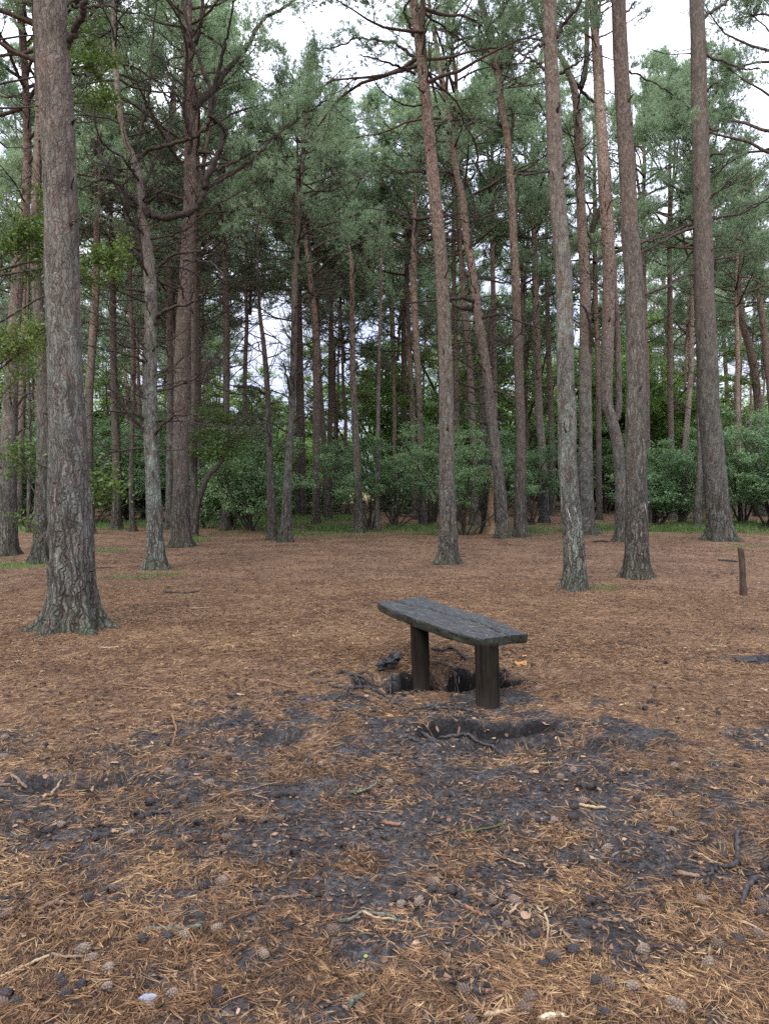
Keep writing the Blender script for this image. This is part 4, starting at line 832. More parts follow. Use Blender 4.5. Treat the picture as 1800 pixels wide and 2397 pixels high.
# leaning broadleaf stem and oak at the left
def leaning():
    X, Y = gpt(457, 1256); b = np.array([X, Y, gz(X, Y)]); t = empty('broadleaf_tree', tuple(b)); tag(t, 'reddish leaning stem of a small oak curving right from behind the red-brown trunk', 'broadleaf tree')
    K = []
    for px, py, w in [(457, 1256, 17), (462, 1190, 15), (477, 1138, 15), (490, 1110, 13), (512, 1090, 10), (530, 1060, 7), (548, 1020, 6), (560, 980, 4)]:
        p = vpt(px, py, Y)-b; K.append([*p, w*.5*Y/FPX])
    K = catmull(K, 4); V, F = tubes(K[None, :, :3], K[None, :, 3], 10); g = Geo(); g.add(V, F); link('trunk', g.mesh('trunk', [M_BARK]), t).color = (.1, .6, .42, 1)
    g = Geo(); rng = np.random.RandomState(3)
    for px, py, rx, rz, n in [(505, 1060, .8, .3, 700), (470, 1020, .7, .3, 700), (545, 1030, .7, .35, 600), (430, 1060, .5, .2, 250), (520, 980, .6, .25, 450), (480, 965, .5, .2, 300)]:
        C = vpt(px, py, Y)-b; S0 = K[-6, :3]; P = grow(S0[None], (C-S0)[None], np.array([np.linalg.norm(C-S0)+.2]), 7, .10, 0, rng); V, F = tubes(P, taper(np.array([.018]), 7, .2), 4); g.add(V, F)
        leaves(g, C, np.array([rx, rx, rz]), n, rng, .085, 1, .5)
    link('crown', g.mesh('crown', [M_TWIG, M_OAK]), t)
leaning()
def oak(name, label, bpx, Yd, height, blobs, seed, r0=.09):
    rng = np.random.RandomState(seed); X = (bpx-CX)/FPX*Yd; b = np.array([X, Yd, gz(X, Yd)]); t = empty(name, tuple(b)); tag(t, label, 'broadleaf tree')
    z = np.linspace(-.1, height, 14); wx = np.cumsum(rng.normal(0, .05, 14)); K = np.stack([wx, wx*.5, z, np.interp(z, [0, height], [r0, r0*.2])], -1)
    tr = link('trunk', trunk_mesh('trunk', K, 16, .12, seed, .4), t); tr.color = (.8, 0, .4, 1)
    g = Geo()
    for px, py, rx, rz, n, tn, dy in blobs:
        C = vpt(px, py, Yd+dy)-b; zz = max(.8, C[2]-rng.uniform(.3, 1.2)); S0 = np.array([np.interp(zz, K[:, 2], K[:, 0]), np.interp(zz, K[:, 2], K[:, 1]), zz])
        L = np.linalg.norm(C-S0)+rx*.5; P = grow(S0[None], (C-S0)[None], np.array([L]), 9, .07, .0, rng); R1 = taper(np.array([.010+.006*L]), 9, .25); V, F = tubes(P, R1, 5); g.add(V, F)
        s, d, l, r = kids(P, R1, np.array([rx*1.6]), 16, rng, .45, 1., (30, 80), (.4, 1.), .6); P2 = grow(s, d, l, 6, .14, .02, rng); V, F = tubes(P2, taper(r, 6, .3), 3); g.add(V, F)
        tips = P2[:, 2:].reshape(-1, 3)
        for q in range(max(1, n//120)):
            pass
        m = int(n*.9); c = tips[rng.randint(len(tips), size=m)]; c = c+rng.normal(0, [.075, .075, .04], (m, 3)); leaves(g, c, np.array([.02, .02, .01]), m, rng, .062, 1, tn)
    link('crown', g.mesh('crown', [M_TWIG, M_OAK]), t)
oak('oak_tree', 'young oak whose leafy boughs reach in from the left edge behind the largest trunk', -60, 12.8, 8.5,
    [(40, 530, .7, .35, 1300, .45, 0), (110, 500, .6, .3, 900, .45, .3), (215, 530, .55, .35, 1200, .5, -.4), (235, 600, .45, .3, 800, .5, -.4), (60, 610, .7, .3, 1000, .35, 0), (30, 735, .55, .3, 800, .62, -1.5), (75, 760, .5, .25, 500, .58, -1.2), (20, 800, .4, .2, 300, .5, -1),
     (215, 120, .5, .45, 1300, .45, .5), (225, 220, .45, .4, 900, .45, .5), (20, 860, .5, .25, 400, .35, 1.), (210, 60, .4, .3, 600, .4, .5), (240, 660, .4, .25, 400, .5, -.2)], 61)
oak('oak_sapling', 'low oak sapling with leaf sprays just right of the largest trunk', 120, 11.5, 3.0,
    [(240, 1148, .35, .12, 420, .55, .1), (275, 1155, .25, .10, 240, .5, .2), (215, 1062, .2, .1, 120, .5, .3), (25, 1060, .3, .2, 260, .35, 0), (30, 1090, .25, .15, 200, .35, 0), (45, 1215, .2, .1, 120, .4, .2)], 62, .03)

# ------------------------------------------------------------------ bench
M_PLANK = None
def plank_material():
    m, nt, out = newmat('weathered_plank'); L = nt.links
    tc = N(nt, 'ShaderNodeTexCoord'); mp = N(nt, 'ShaderNodeMapping'); mp.inputs['Scale'].default_value = (1.0, 9, 9); L.new(tc.outputs['Object'], mp.inputs['Vector'])
    n = N(nt, 'ShaderNodeTexNoise', Scale=7., Detail=3., Roughness=.6, Distortion=.6); L.new(mp.outputs[0], n.inputs['Vector'])
    n2 = N(nt, 'ShaderNodeTexNoise', Scale=60., Detail=4.); L.new(tc.outputs['Object'], n2.inputs['Vector'])
    n3 = N(nt, 'ShaderNodeTexNoise', Scale=5., Detail=4.); L.new(tc.outputs['Object'], n3.inputs['Vector'])
    c = ramp(nt, [(.30, (.009, .0095, .0095)), (.5, (.030, .032, .032)), (.72, (.066, .071, .070))], mix(nt, .2, n.outputs['Fac'], n2.outputs['Fac'])).outputs[0]
    g_ = N(nt, 'ShaderNodeNewGeometry'); sp = N(nt, 'ShaderNodeSeparateXYZ'); L.new(tc.outputs['Normal'], sp.inputs[0])
    ck = N(nt, 'ShaderNodeAttribute', attribute_name='tint'); c = mix(nt, ck.outputs['Fac'], c, (.004, .004, .004))
    side = mrange(nt, sp.outputs[2], .3, .8, 1., 0.)
    edge = ramp(nt, [(.38, (.006, .006, .005)), (.58, (.024, .026, .016)), (.75, (.085, .080, .048))], mix(nt, .5, n2.outputs['Fac'], n3.outputs['Fac'])).outputs[0]
    c = mix(nt, side, c, edge)
    h = math_(nt, 'ADD', n.outputs['Fac'], math_(nt, 'MULTIPLY', n2.outputs['Fac'], .2))
    princ(nt, out, c, mrange(nt, n3.outputs['Fac'], .3, .7, .45, .7), h, .45, .006, .3)
    return m
def post_material():
    m, nt, out = newmat('bench_post_wood'); L = nt.links
    tc = N(nt, 'ShaderNodeTexCoord'); mp = N(nt, 'ShaderNodeMapping'); mp.inputs['Scale'].default_value = (1, 1, .08); L.new(tc.outputs['Object'], mp.inputs['Vector'])
    n = N(nt, 'ShaderNodeTexNoise', Scale=38., Detail=3., Roughness=.6); L.new(mp.outputs[0], n.inputs['Vector'])
    n3 = N(nt, 'ShaderNodeTexNoise', Scale=7., Detail=4.); L.new(tc.outputs['Object'], n3.inputs['Vector'])
    c = ramp(nt, [(.3, (.003, .0025, .002)), (.5, (.009, .0062, .0048)), (.75, (.022, .014, .010))], n.outputs['Fac']).outputs[0]
    sp = N(nt, 'ShaderNodeSeparateXYZ'); L.new(tc.outputs['Object'], sp.inputs[0])
    gr = math_(nt, 'MULTIPLY', mrange(nt, n3.outputs['Fac'], .48, .64), mrange(nt, sp.outputs[0], .0, .05))
    c = mix(nt, math_(nt, 'MULTIPLY', gr, .45), c, (.012, .015, .006))
    c = mix(nt, math_(nt, 'MULTIPLY', mrange(nt, sp.outputs[2], .0, .15, .6, 0.), 1.), c, (.026, .021, .018))
    princ(nt, out, c, .8, n.outputs['Fac'], .4, .005, .08)
    return m
M_PLANK = plank_material(); M_POST = post_material()
def board_pt(px, py, z): 
    x, y = gpt(px, py, z); return np.array([x, y])
def bench():
    zt = .50
    # top outline from the photograph (pixels): near long edge and far long edge, far end to near end
    q = 420/1661.
    nearE = [(140, 155), (250, 215), (430, 285), (600, 345), (800, 415), (980, 462), (1060, 478), (1125, 490)]
    farE = [(560, 102), (620, 130), (760, 180), (950, 240), (1110, 275), (1180, 305), (1400, 395), (1518, 432)]
    A_ = np.array([board_pt(850+a*q, 1370+b*q, zt) for a, b in nearE]); B_ = np.array([board_pt(850+a*q, 1370+b*q, zt) for a, b in farE])
    cen = (A_.mean(0)+B_.mean(0))/2; dirv = nrm((A_[-1]-A_[0])+(B_[-1]-B_[0])); ang = math.atan2(dirv[1], dirv[0])
    root = empty('bench', (cen[0], cen[1], gz(*cen)), 0); root.rotation_euler = (0, 0, ang); z0 = gz(*cen)
    tag(root, 'rustic dark wooden bench, one cracked plank on two round posts, in the clearing', 'bench')
    R2 = np.array([[math.cos(ang), math.sin(ang)], [-math.sin(ang), math.cos(ang)]])
    A_ = (A_-cen) @ R2.T; B_ = (B_-cen) @ R2.T
    nu, nv = 300, 150
    def res(E):
        s = np.concatenate([[0], np.cumsum(np.linalg.norm(np.diff(E, axis=0), axis=1))]); s /= s[-1]; t = np.linspace(0, 1, nu)
        return np.stack([np.interp(t, s, E[:, 0]), np.interp(t, s, E[:, 1])], -1)
    a = res(A_); b = res(B_); U = np.linspace(0, 1, nu)[:, None]; Vv = np.linspace(0, 1, nv)[None]
    wob = (fbm(U*14, U*0+3, 4, 2)-.5)*.03
    b2 = b+np.concatenate([np.zeros((nu, 1)), wob], 1); a2 = a+np.concatenate([np.zeros((nu, 1)), (fbm(U*16, U*0+8, 4, 6)-.5)*.022], 1)
    X = a2[:, 0:1]*(1-Vv)+b2[:, 0:1]*Vv; Y = a2[:, 1:2]*(1-Vv)+b2[:, 1:2]*Vv
    X = X+((fbm(Vv*6+X*0, U*0, 3, 11)-.5)*.035)*(np.clip((U-.9)/.1, 0, 1)+np.clip((.1-U)/.1, 0, 1))
    crk = .60+.10*np.sin(U*5.2+.6)+.045*(fbm(U*11, U*0+1, 4, 4)-.5)*2+(-.10)*(U-.5)          # long crack
    crk = np.interp(U, [0, .15, .3, .5, .7, .85, 1.], [.30, .42, .58, .62, .66, .64, .58])+(fbm(U*16, U*0+1, 3, 4)-.5)*.09
    dc = np.abs(Vv-crk)*.38
    Z = np.zeros_like(X)+(fbm(X*3, Y*22, 3, 15)-.5)*.004
    Z -= .026*np.exp(-(dc/.009)**2)
    for (u0, u1, v0, v1, dd) in [(.45, 1., .80, .84, .008), (.0, .35, .72, .80, .006), (.62, .98, .30, .26, .005), (.1, .5, .18, .24, .003)]:
        m = (U > u0) & (U < u1); vv = v0+(v1-v0)*(U-u0)/(u1-u0)+(fbm(U*20, U*0+v0*9, 3, 5)-.5)*.05; Z -= np.where(m, dd*np.exp(-((np.abs(Vv-vv)*.38)/.003)**2), 0)
    Z += -.010*np.clip((Vv-crk), 0, 1)*np.clip((U-.8)/.2, 0, 1)*2
    e = np.minimum(np.minimum(Vv, 1-Vv)*.40, np.minimum(U, 1-U)*1.9); Z -= .004*np.exp(-(e/.004)**2)
    th = .078+(fbm(U*9, Vv*3, 3, 8)-.5)*.02; Zb = Z*0-th
    inset = .002+.035*(fbm(U*10, U*0+5, 3, 12)-.3)
    zt_l = zt-z0
    rows = []; ctrY = (a2[:, 1:2]+b2[:, 1:2])/2
    top = np.stack([X, Y, Z+zt_l], -1)
    Yb = ctrY+(Y-ctrY)*(1-inset/.2*.55); Xb = X*.993
    bot = np.stack([Xb, Yb, Zb+zt_l], -1)
    def ringmid(f): 
        m_ = top*(1-f)+bot*f; k = (fbm(X*14, Y*14+f*6, 3, 19)-.5)*.02; s = np.sign(Y-ctrY); m_ = m_.copy(); m_[..., 1] += s*(.004+k); m_[..., 0] += np.sign(U-.5)*np.abs(k); return m_
    def loop(G): return np.concatenate([G[:, 0], G[-1, 1:], G[-2::-1, -1], G[0, -2:0:-1]])
    g = Geo(); I = np.arange(nu*nv).reshape(nu, nv)
    F = np.stack([I[:-1, :-1], I[1:, :-1], I[1:, 1:], I[:-1, 1:]], -1).reshape(-1, 4)
    g.add(top.reshape(-1, 3), F, 0, np.clip(np.exp(-(dc/.011)**2)*1.3+np.zeros_like(Z), 0, 1).ravel()); g.add(bot.reshape(-1, 3), F[:, ::-1])
    Ls = [loop(top)]+[loop(ringmid(f)) for f in (.08, .25, .45, .65, .85)]+[loop(bot)]; n = len(Ls[0]); V = np.concatenate(Ls); J = np.arange(len(Ls)*n).reshape(len(Ls), n)
    F = np.stack([J[:-1], J[1:], np.roll(J[1:], -1, 1), np.roll(J[:-1], -1, 1)], -1).reshape(-1, 4)[:, ::-1]; g.add(V, F[:, ::-1])
    me = g.mesh('seat', [M_PLANK]); link('seat', me, root)
    # posts
    for (tx, ty, bx, by, wt, wb) in [(520, 300, 540, 955, 172, 160), (1143, 530, 1157, 1110, 220, 226)]:
        P1 = board_pt(850+tx*q, 1370+ty*q+ (12 if tx < 600 else 4), zt-.06)
        Yt = P1[1]; h, f, u = ray(850+bx*q, 1370+by*q); zb = CAMH+u*Yt/f; xb = h*Yt/f
        r = .5*wt*q*Yt/FPX; r2 = .5*wb*q*Yt/FPX; loc = (np.array([P1[0], P1[1]])-cen) @ R2.T; locb = (np.array([xb, Yt])-cen) @ R2.T
        S = 48; k = 40; zz = np.linspace(zb-z0-.1, zt_l-.045, k); T = np.linspace(0, 1, k); thx = np.arange(S)*2*math.pi/S
        cxx = locb[0]+(loc[0]-locb[0])*T; cyy = locb[1]+(loc[1]-locb[1])*T; rr = r2+(r-r2)*T
        TH, ZZ = np.meshgrid(thx, zz); RR2 = rr[:, None]*(1+(fbm(np.cos(TH)*9, np.sin(TH)*9+ZZ*.6, 3, 33)-.5)*.07+(fbm(np.cos(TH)*2, np.sin(TH)*2+ZZ*2, 2, 35)-.5)*.06-.09*np.exp(-((TH-4.35-.15*np.sin(ZZ*9))/.05)**2)-.07*np.exp(-((TH-5.2-.1*np.sin(ZZ*6))/.04)**2)*(ZZ > .12))
        V = np.stack([RR2*np.cos(TH)+(cxx-cxx[0])[:, None], RR2*np.sin(TH)+(cyy-cyy[0])[:, None], ZZ-(zb-z0)], -1).reshape(-1, 3); I = np.arange(k*S).reshape(k, S)
        F = np.stack([I[:-1], np.roll(I[:-1], -1, 1), np.roll(I[1:], -1, 1), I[1:]], -1).reshape(-1, 4)
        V = np.vstack([V, [[cxx[-1]-cxx[0], cyy[-1]-cyy[0], zz[-1]-(zb-z0)]]]); Tt = np.stack([I[-1], np.roll(I[-1], -1), np.full(S, len(V)-1)], -1)
        link('leg', mesh_np('leg', V, [Tt, F], M_POST), root, (cxx[0], cyy[0], zb-z0))
    return root, cen, ang, zt, a2, b2
BENCH = bench()

# ------------------------------------------------------------------ roots, sticks, cones and small litter
M_ROOT = simple_bark('exposed_root_bark', (.008, .007, .007), (.062, .056, .053), 30., .6, 1.)
M_STICK = simple_bark('stick_bark', (.055, .036, .026), (.20, .135, .09), 40., .8, 1.)
M_PALE = simple_bark('pale_bare_wood', (.13, .090, .052), (.33, .245, .15), 40., .8, 1.)
M_BLACK = simple_bark('black_wet_wood', (.008, .008, .009), (.055, .052, .052), 30., .6, 1.)
M_MOSSY = simple_bark('lichened_stick', (.014, .013, .010), (.15, .155, .11), 90., .8, 1.)
M_REDST = simple_bark('red_stick', (.075, .038, .024), (.20, .115, .070), 40., .8, 1.)
rr = np.random.RandomState(12)
def tube_px(name, pts, w0, w1, label, cat, group, mat, emb=.35, lift=0., wob=.004, S=8, forks=0, wm=None):
    """a stick or root lying on the ground along photograph pixels; widths in pixels"""
    G = []
    for i, (px, py) in enumerate(pts):
        x, y = gpt(px, py); G.append((x, y, (w0+(w1-w0)*i/(len(pts)-1))*.5*y/FPX))
    K = catmull(G, 6) if len(G) > 2 else np.stack([np.linspace(G[0][j], G[1][j], 8) for j in range(3)], -1)
    K[:, :2] += rr.normal(0, wob, (len(K), 2)); r = np.maximum(K[:, 2], .002)*(1+rr.normal(0, .09, len(K)))
    z = ground(K[:, 0], K[:, 1])
    if name == 'exposed_root': z = np.maximum(z, np.convolve(np.pad(z, 4, mode='edge'), np.ones(9)/9, 'valid'))
    if lift >= 0 and name == 'stick': 
        t = np.linspace(0, 1, len(z)); z = .5*z+.5*(z[0]*(1-t)+z[-1]*t); z = np.maximum(z, ground(K[:, 0], K[:, 1])-r*.5)
    P = np.stack([K[:, 0], K[:, 1], z+r*(1.25-2*emb)+lift+.003], -1); b = P[0].copy(); b[2] = gz(b[0], b[1]); P = P-b
    r[-1] *= .6; r[0] *= .85
    g = Geo(); V, F = tubes(P[None], r[None], S); g.add(V, F)
    for e in (0, -1):      # close the ends
        n0 = 0 if e == 0 else len(P)*S-S; V2 = np.vstack([V[n0:n0+S], P[e:e+1] if e == 0 else P[-1:]]); g.add(V2, np.stack([np.arange(S), (np.arange(S)+1) % S, np.full(S, S)], -1))
    if forks > 0:
        s, d, l, r2 = kids(P[None], r[None], np.array([np.linalg.norm(P[-1])]), forks, rr, .2, .9, (25, 60), (.15, .4), 1., .55)
        d[:, 2] = np.abs(d[:, 2])*.1; P2 = grow(s, d, l, 6, .15, -.01, rr)
        gg = ground(P2[..., 0]+b[0], P2[..., 1]+b[1])-b[2]; P2[..., 2] = gg+.004 if name == 'stick' else gg+.001
        V, F = tubes(P2, taper(r2, 6, .4), 5); g.add(V, F)
    o = link(name, g.mesh(name, [mat]), None, tuple(b)); return tag(o, label, cat, group)
q2 = 400/1661.
def r2p(l): return [(700+a*q2, 1450+b*q2) for a, b in l]
RG = 'exposed roots around the bench'
def root_(l, w0, w1, lab, emb=.4, forks=1, raw=False): return tube_px('exposed_root', l if raw else r2p(l), w0*1.0, w1*.9, lab, 'root', RG, M_ROOT, emb*.7, .004, .005, 8, forks+3)
root_([(300, 905), (390, 900), (470, 905), (560, 930), (650, 960), (760, 985)], 8, 3, 'dark arched root lying alone on bare soil, left of and below the bench')
root_([(510, 730), (600, 705), (690, 705), (790, 735), (870, 780), (950, 830), (1050, 870), (1130, 885)], 9, 4, 'long grey root arching from the knot of roots left of the bench toward its posts')
root_([(480, 745), (560, 770), (640, 800), (720, 830), (790, 855)], 6, 2, 'thin root just below the long arching one left of the bench')
root_([(290, 670), (360, 685), (440, 690), (500, 720), (540, 725)], 7, 5, 'short root with a forked end at the left knot of roots')
root_([(460, 690), (475, 715), (455, 760), (440, 815)], 6, 3, 'small root crossing the knot and pointing toward the camera')
root_([(120, 560), (150, 530), (220, 540), (300, 575), (380, 600)], 6, 3, 'leftmost thin root curling out of the needles')
root_([(370, 555), (430, 535), (500, 550), (570, 570), (640, 610), (700, 650)], 8, 4, 'root running into the hollow at the left of the far post')
root_([(440, 570), (520, 560), (600, 555), (680, 560), (760, 590)], 7, 6, 'twin root just above the one running into the left hollow')
root_([(1010, 945), (1080, 910), (1160, 880), (1240, 855), (1340, 850)], 5, 4, 'straight dark root under the bench between its posts, nearer the camera')
root_([(1270, 610), (1340, 625), (1440, 625), (1560, 640), (1650, 650)], 12, 10, 'thick brown root lying between the two bench posts', .25)
root_([(1480, 730), (1470, 790), (1500, 850), (1530, 900), (1560, 930)], 4, 3, 'thin looping root in front of the near post', .15)
root_([(1450, 890), (1500, 950), (1560, 980), (1620, 985)], 6, 4, 'short crooked root at the rim of the front hollow', .2)
root_([(1250, 890), (1350, 885), (1480, 880), (1640, 885), (1700, 890)], 7, 6, 'green-tinged root just in front of the near post foot', .3)
root_([(1000, 730), (1070, 735), (1130, 700), (1180, 680)], 6, 3, 'short root at the foot of the far post', .3, 0)
root_([(1290, 310), (1400, 320), (1450, 300), (1520, 320), (1580, 370), (1620, 400)], 7, 8, 'dark root behind the bench between its two posts', .25)
q3 = 420/1661.
def r3p(l): return [(850+a*q3, 1370+b*q3) for a, b in l]
root_(r3p([(560, 1355), (650, 1380), (740, 1410), (850, 1415), (950, 1420), (1060, 1445), (1180, 1470), (1270, 1505), (1360, 1545), (1450, 1570)]), 11, 5, 'long thick dark root curving along the near rim of the front hollow', .3, 1, True)
root_(r3p([(640, 1325), (700, 1330), (760, 1310), (800, 1300)]), 6, 4, 'stubby root end at the left lip of the front hollow', .2, 0, True)
root_(r3p([(1260, 770), (1300, 775), (1325, 800), (1325, 830)]), 5, 3, 'small hooked root right of the near post', .2, 0, True)
root_(r3p([(420, 1420), (470, 1450), (520, 1465)]), 6, 3, 'short black root splinter below the left roots', .2, 0, True)
q8 = 900/1661.
def r8p(l): return [(900+a*q8, 1800+b*q8) for a, b in l]
root_(r8p([(1530, 250), (1520, 300), (1520, 340), (1460, 365), (1430, 395), (1405, 440), (1390, 480)]), 12, 8, 'grey curved root at the right edge, left one of the pair', .35, 1, True)
root_(r8p([(1605, 390), (1605, 430), (1580, 470), (1560, 510), (1540, 550)]), 15, 12, 'mossy dark root at the right edge, right one of the pair', .3, 1, True)
root_(r8p([(1600, 525), (1640, 535), (1680, 530), (1720, 540)]), 10, 9, 'dark root running out of the frame beside the mossy one', .3, 0, True)
for l, w0, w1, lab in [([(150, 640), (230, 650), (320, 640), (420, 665), (500, 700)], 4, 3, 'thin root at the top left of the root fan beside the bench'),
        ([(560, 540), (640, 520), (720, 545), (790, 590), (850, 650)], 5, 4, 'root dropping over the rim into the left hollow'), ([(880, 520), (900, 580), (870, 640), (900, 690)], 5, 3, 'short upright root in the left hollow'),
        ([(620, 740), (720, 760), (830, 800), (920, 860), (1000, 930)], 5, 3, 'middle root of the fan running toward the front hollow'), ([(700, 920), (760, 910), (830, 920)], 5, 3, 'short root above the small red leaf'),
        ([(1310, 1065), (1390, 1050), (1450, 1030), (1520, 1050)], 6, 5, 'knotty root on the left lip of the front hollow'), ([(1200, 1090), (1300, 1120), (1400, 1160), (1480, 1170)], 6, 6, 'root joining the left end of the long dark root at the front hollow'),
        ([(1340, 430), (1420, 440), (1500, 470), (1580, 520), (1640, 600)], 5, 4, 'root hanging along the back wall of the hollow between the posts'), ([(1380, 500), (1470, 530), (1560, 590)], 4, 3, 'finer root low on the back wall between the posts'),
        ([(1060, 1150), (1110, 1180), (1170, 1205)], 6, 3, 'black broken root splinter left of the front hollow'), ([(930, 1200), (990, 1195), (1050, 1200)], 6, 4, 'flat black root piece below the root fan'),
        ([(400, 1390), (480, 1400), (570, 1420)], 5, 3, 'dark thin root lower left of the root fan')]:
    root_(l, w0, w1, lab, .3, -1)
# decayed black stump piece left of the far post
def chunk(name, px, py, L, r, az, mat, label, cat, lumps=.35, tilt=.2, up=.0, group=None, seed=0, flat=1.):
    x, y = gpt(px, py); rng = np.random.RandomState(seed); k, S = 9, 12; t = np.linspace(-.5, .5, k)
    R1 = r*np.array([.55, .85, 1., 1.05, .95, 1., .9, .75, .4]); P = np.stack([t*L, np.sin(t*5)*r*.3, t*0], -1)
    V, F = tubes(P[None], R1[None], S); V += rng.normal(0, r*lumps*.35, V.shape); V[:, 2] *= flat
    g = Geo(); g.add(V, F)
    for n0, s in ((0, -1), ((k-1)*S, 1)): 
        g.add(np.vstack([V[n0:n0+S], [[s*L*.5, 0, 0]]]), np.stack([np.arange(S), (np.arange(S)+1) % S, np.full(S, S)], -1))
    o = link(name, g.mesh(name, [mat], smooth=False), None, (x, y, gz(x, y)+r*.6*flat+up)); o.rotation_euler = (0, tilt, az); return tag(o, label, cat, group)
chunk('stump_piece', 912, 1568, .22, .045, .4, M_BLACK, 'black decayed piece of stump jutting over the hollow left of the bench', 'stump', 1.2, -.35, .05, seed=4)
chunk('bark_chunk', 920, 1592, .12, .035, 1.3, M_ROOT, 'grey broken bark chunk in the hollow left of the far post', 'bark', 1., .9, .0, seed=5, flat=.5)
chunk('log', 1795, 1551, .62, .045, .05, M_BLACK, 'black wet log lying at the right edge', 'log', .5, .0, seed=6)
chunk('wood_chip', 1294, 2374, .085, .017, .15, M_PALE, 'white broken wood piece at the bottom edge of the photograph', 'wood piece', .6, .05, seed=7, flat=.6)
bpy.data.objects[COL.objects[-1].name]
M_WHITE = tint_material('white_scrap', [(0., (.11, .125, .15)), (1., (.20, .22, .26))], .4)
bpy.data.objects['wood_chip'].data.materials[0] = simple_bark('white_wood', (.28, .23, .15), (.50, .43, .31), 60., .8, 1.)
ST = 'sticks lying on the forest floor'
def stick(l, w0, w1, lab, mat=M_STICK, forks=0, emb=.1): tube_px('stick', l, w0, w1, lab, 'stick', ST, mat, emb, 0.0, .002, 7, forks)
def r7p(l): return [(a*q8, 1800+b*q8) for a, b in l]
stick(r7p([(620, 700), (680, 692), (750, 695), (800, 690), (870, 675)]), 11, 10, 'black stick spotted with pale lichen, lower left', M_MOSSY, 1)
stick(r7p([(0, 855), (60, 835), (120, 815), (215, 785)]), 9, 7, 'long pale stick running in from the left edge', M_PALE)
stick(r7p([(225, 785), (290, 792), (350, 790), (410, 780)]), 8, 6, 'dark red-brown stick end to end with the long pale one', M_STICK)
stick(r7p([(190, 120), (215, 90), (240, 60), (265, 30)]), 8, 5, 'bare tan stick leaning out of the hollow at the left', M_PALE)
stick(r7p([(50, 45), (80, 52), (115, 62)]), 8, 7, 'short brown stick at the left above the hollow', M_STICK)
stick(r7p([(258, 107), (290, 112), (335, 118)]), 6, 6, 'short reddish stick beside the tan leaning one', M_REDST)
stick(r7p([(500, 490), (540, 475), (590, 465), (645, 460)]), 6, 5, 'smooth yellow-brown curved stick, left of centre', M_PALE)
stick(r7p([(1170, 572), (1210, 555), (1250, 548), (1300, 530)]), 10, 6, 'stubby forked brown stick near the middle', M_STICK, 1)
stick(r7p([(1465, 640), (1520, 632), (1560, 610), (1620, 608), (1680, 620), (1730, 640)]), 9, 8, 'grey-green forked branch just left of centre at the bottom', M_MOSSY, 1)
stick(r7p([(985, 500), (1040, 515), (1080, 540), (1100, 580), (1115, 620)]), 6, 3, 'thin brown hooked twig in the lower middle', M_STICK)
stick(r7p([(110, 970), (135, 1010), (165, 1040)]), 9, 8, 'orange-brown bent stick in the bottom left corner', M_REDST)
stick(r7p([(900, 110), (980, 115), (1060, 95), (1130, 72), (1210, 55)]), 5, 3, 'long thin dark twig bowed across the left middle', M_STICK)
stick(r7p([(1515, 95), (1560, 92), (1600, 78), (1630, 62)]), 8, 6, 'knobbly grey stick on bare soil in the middle', M_MOSSY)
stick(r7p([(660, 178), (700, 182), (735, 182)]), 9, 6, 'short black stick among cones at the left', M_BLACK)
stick(r7p([(150, 600), (190, 590), (240, 570), (275, 575)]), 8, 12, 'weathered brown branch end on the left, upper of two', M_STICK)
stick(r7p([(150, 640), (200, 625), (245, 605), (280, 600)]), 7, 9, 'weathered brown branch end on the left, lower of two', M_STICK)
stick(r7p([(840, 860), (850, 910), (850, 975)]), 9, 6, 'upright weathered sliver of wood at the bottom, left of centre', M_STICK)
stick(r7p([(1510, 1015), (1540, 980), (1570, 955)]), 14, 12, 'short thick dark stick at the bottom middle', M_MOSSY, 1)
stick(r7p([(175, 148), (210, 152), (260, 158)]), 7, 5, 'brown stick just under the hollow at the left', M_STICK)
stick(r8p([(660, 580), (695, 620), (705, 690), (690, 760), (665, 800)]), 6, 5, 'long thin stick bent like a bow at the lower centre', M_PALE)
stick(r8p([(345, 570), (380, 600), (425, 635)]), 9, 8, 'peeling red-brown stick left of the bow-shaped one', M_REDST)
stick(r8p([(540, 610), (560, 590), (585, 565)]), 7, 6, 'short tan stick touching a pale cone at the lower centre', M_PALE)
stick(r8p([(770, 700), (820, 750), (885, 815)]), 7, 5, 'straight brown stick right of the bow-shaped one', M_STICK)
stick(r8p([(840, 150), (890, 153), (955, 155)]), 7, 7, 'tan stick beside two cones right of the centre', M_PALE)
stick(r8p([(330, 250), (390, 248), (450, 240), (520, 225)]), 5, 5, 'thin green mossy twig on bare soil near the centre', simple_bark('green_twig', (.025, .032, .014), (.075, .09, .035), 40., .8, 1.))
stick(r8p([(1265, 430), (1310, 435), (1360, 440)]), 11, 9, 'flat piece of dark bark right of centre', M_STICK)
stick(r8p([(430, 1035), (480, 1025), (560, 1010)]), 12, 10, 'split pale wood sliver at the bottom centre', M_PALE)
stick(r8p([(1530, 620), (1590, 650), (1661, 690)]), 7, 6, 'tan stick at the lower right edge', M_PALE)
stick(r8p([(1400, 770), (1410, 735), (1435, 705)]), 5, 4, 'thin upright tan twig at the lower right', M_PALE)
stick(r8p([(-5, 215), (30, 222), (70, 225)]), 9, 8, 'red-brown stick in the exact middle of the foreground', M_REDST)
def r5p(l): return [(a*q8, 1250+b*q8) for a, b in l]
def r6p(l): return [(900+a*q8, 1250+b*q8) for a, b in l]
stick(r5p([(710, 248), (760, 252), (810, 254), (862, 248)]), 5, 4, 'dark stick lying in the clearing right of the forked pine', M_BLACK)
stick(r5p([(1110, 635), (1170, 645), (1220, 655), (1305, 668)]), 5, 4, 'long reddish stick left of the roots', M_REDST, 1)
stick(r5p([(575, 682), (640, 686), (730, 692)]), 5, 4, 'orange stick in the needles at the centre left', M_REDST)
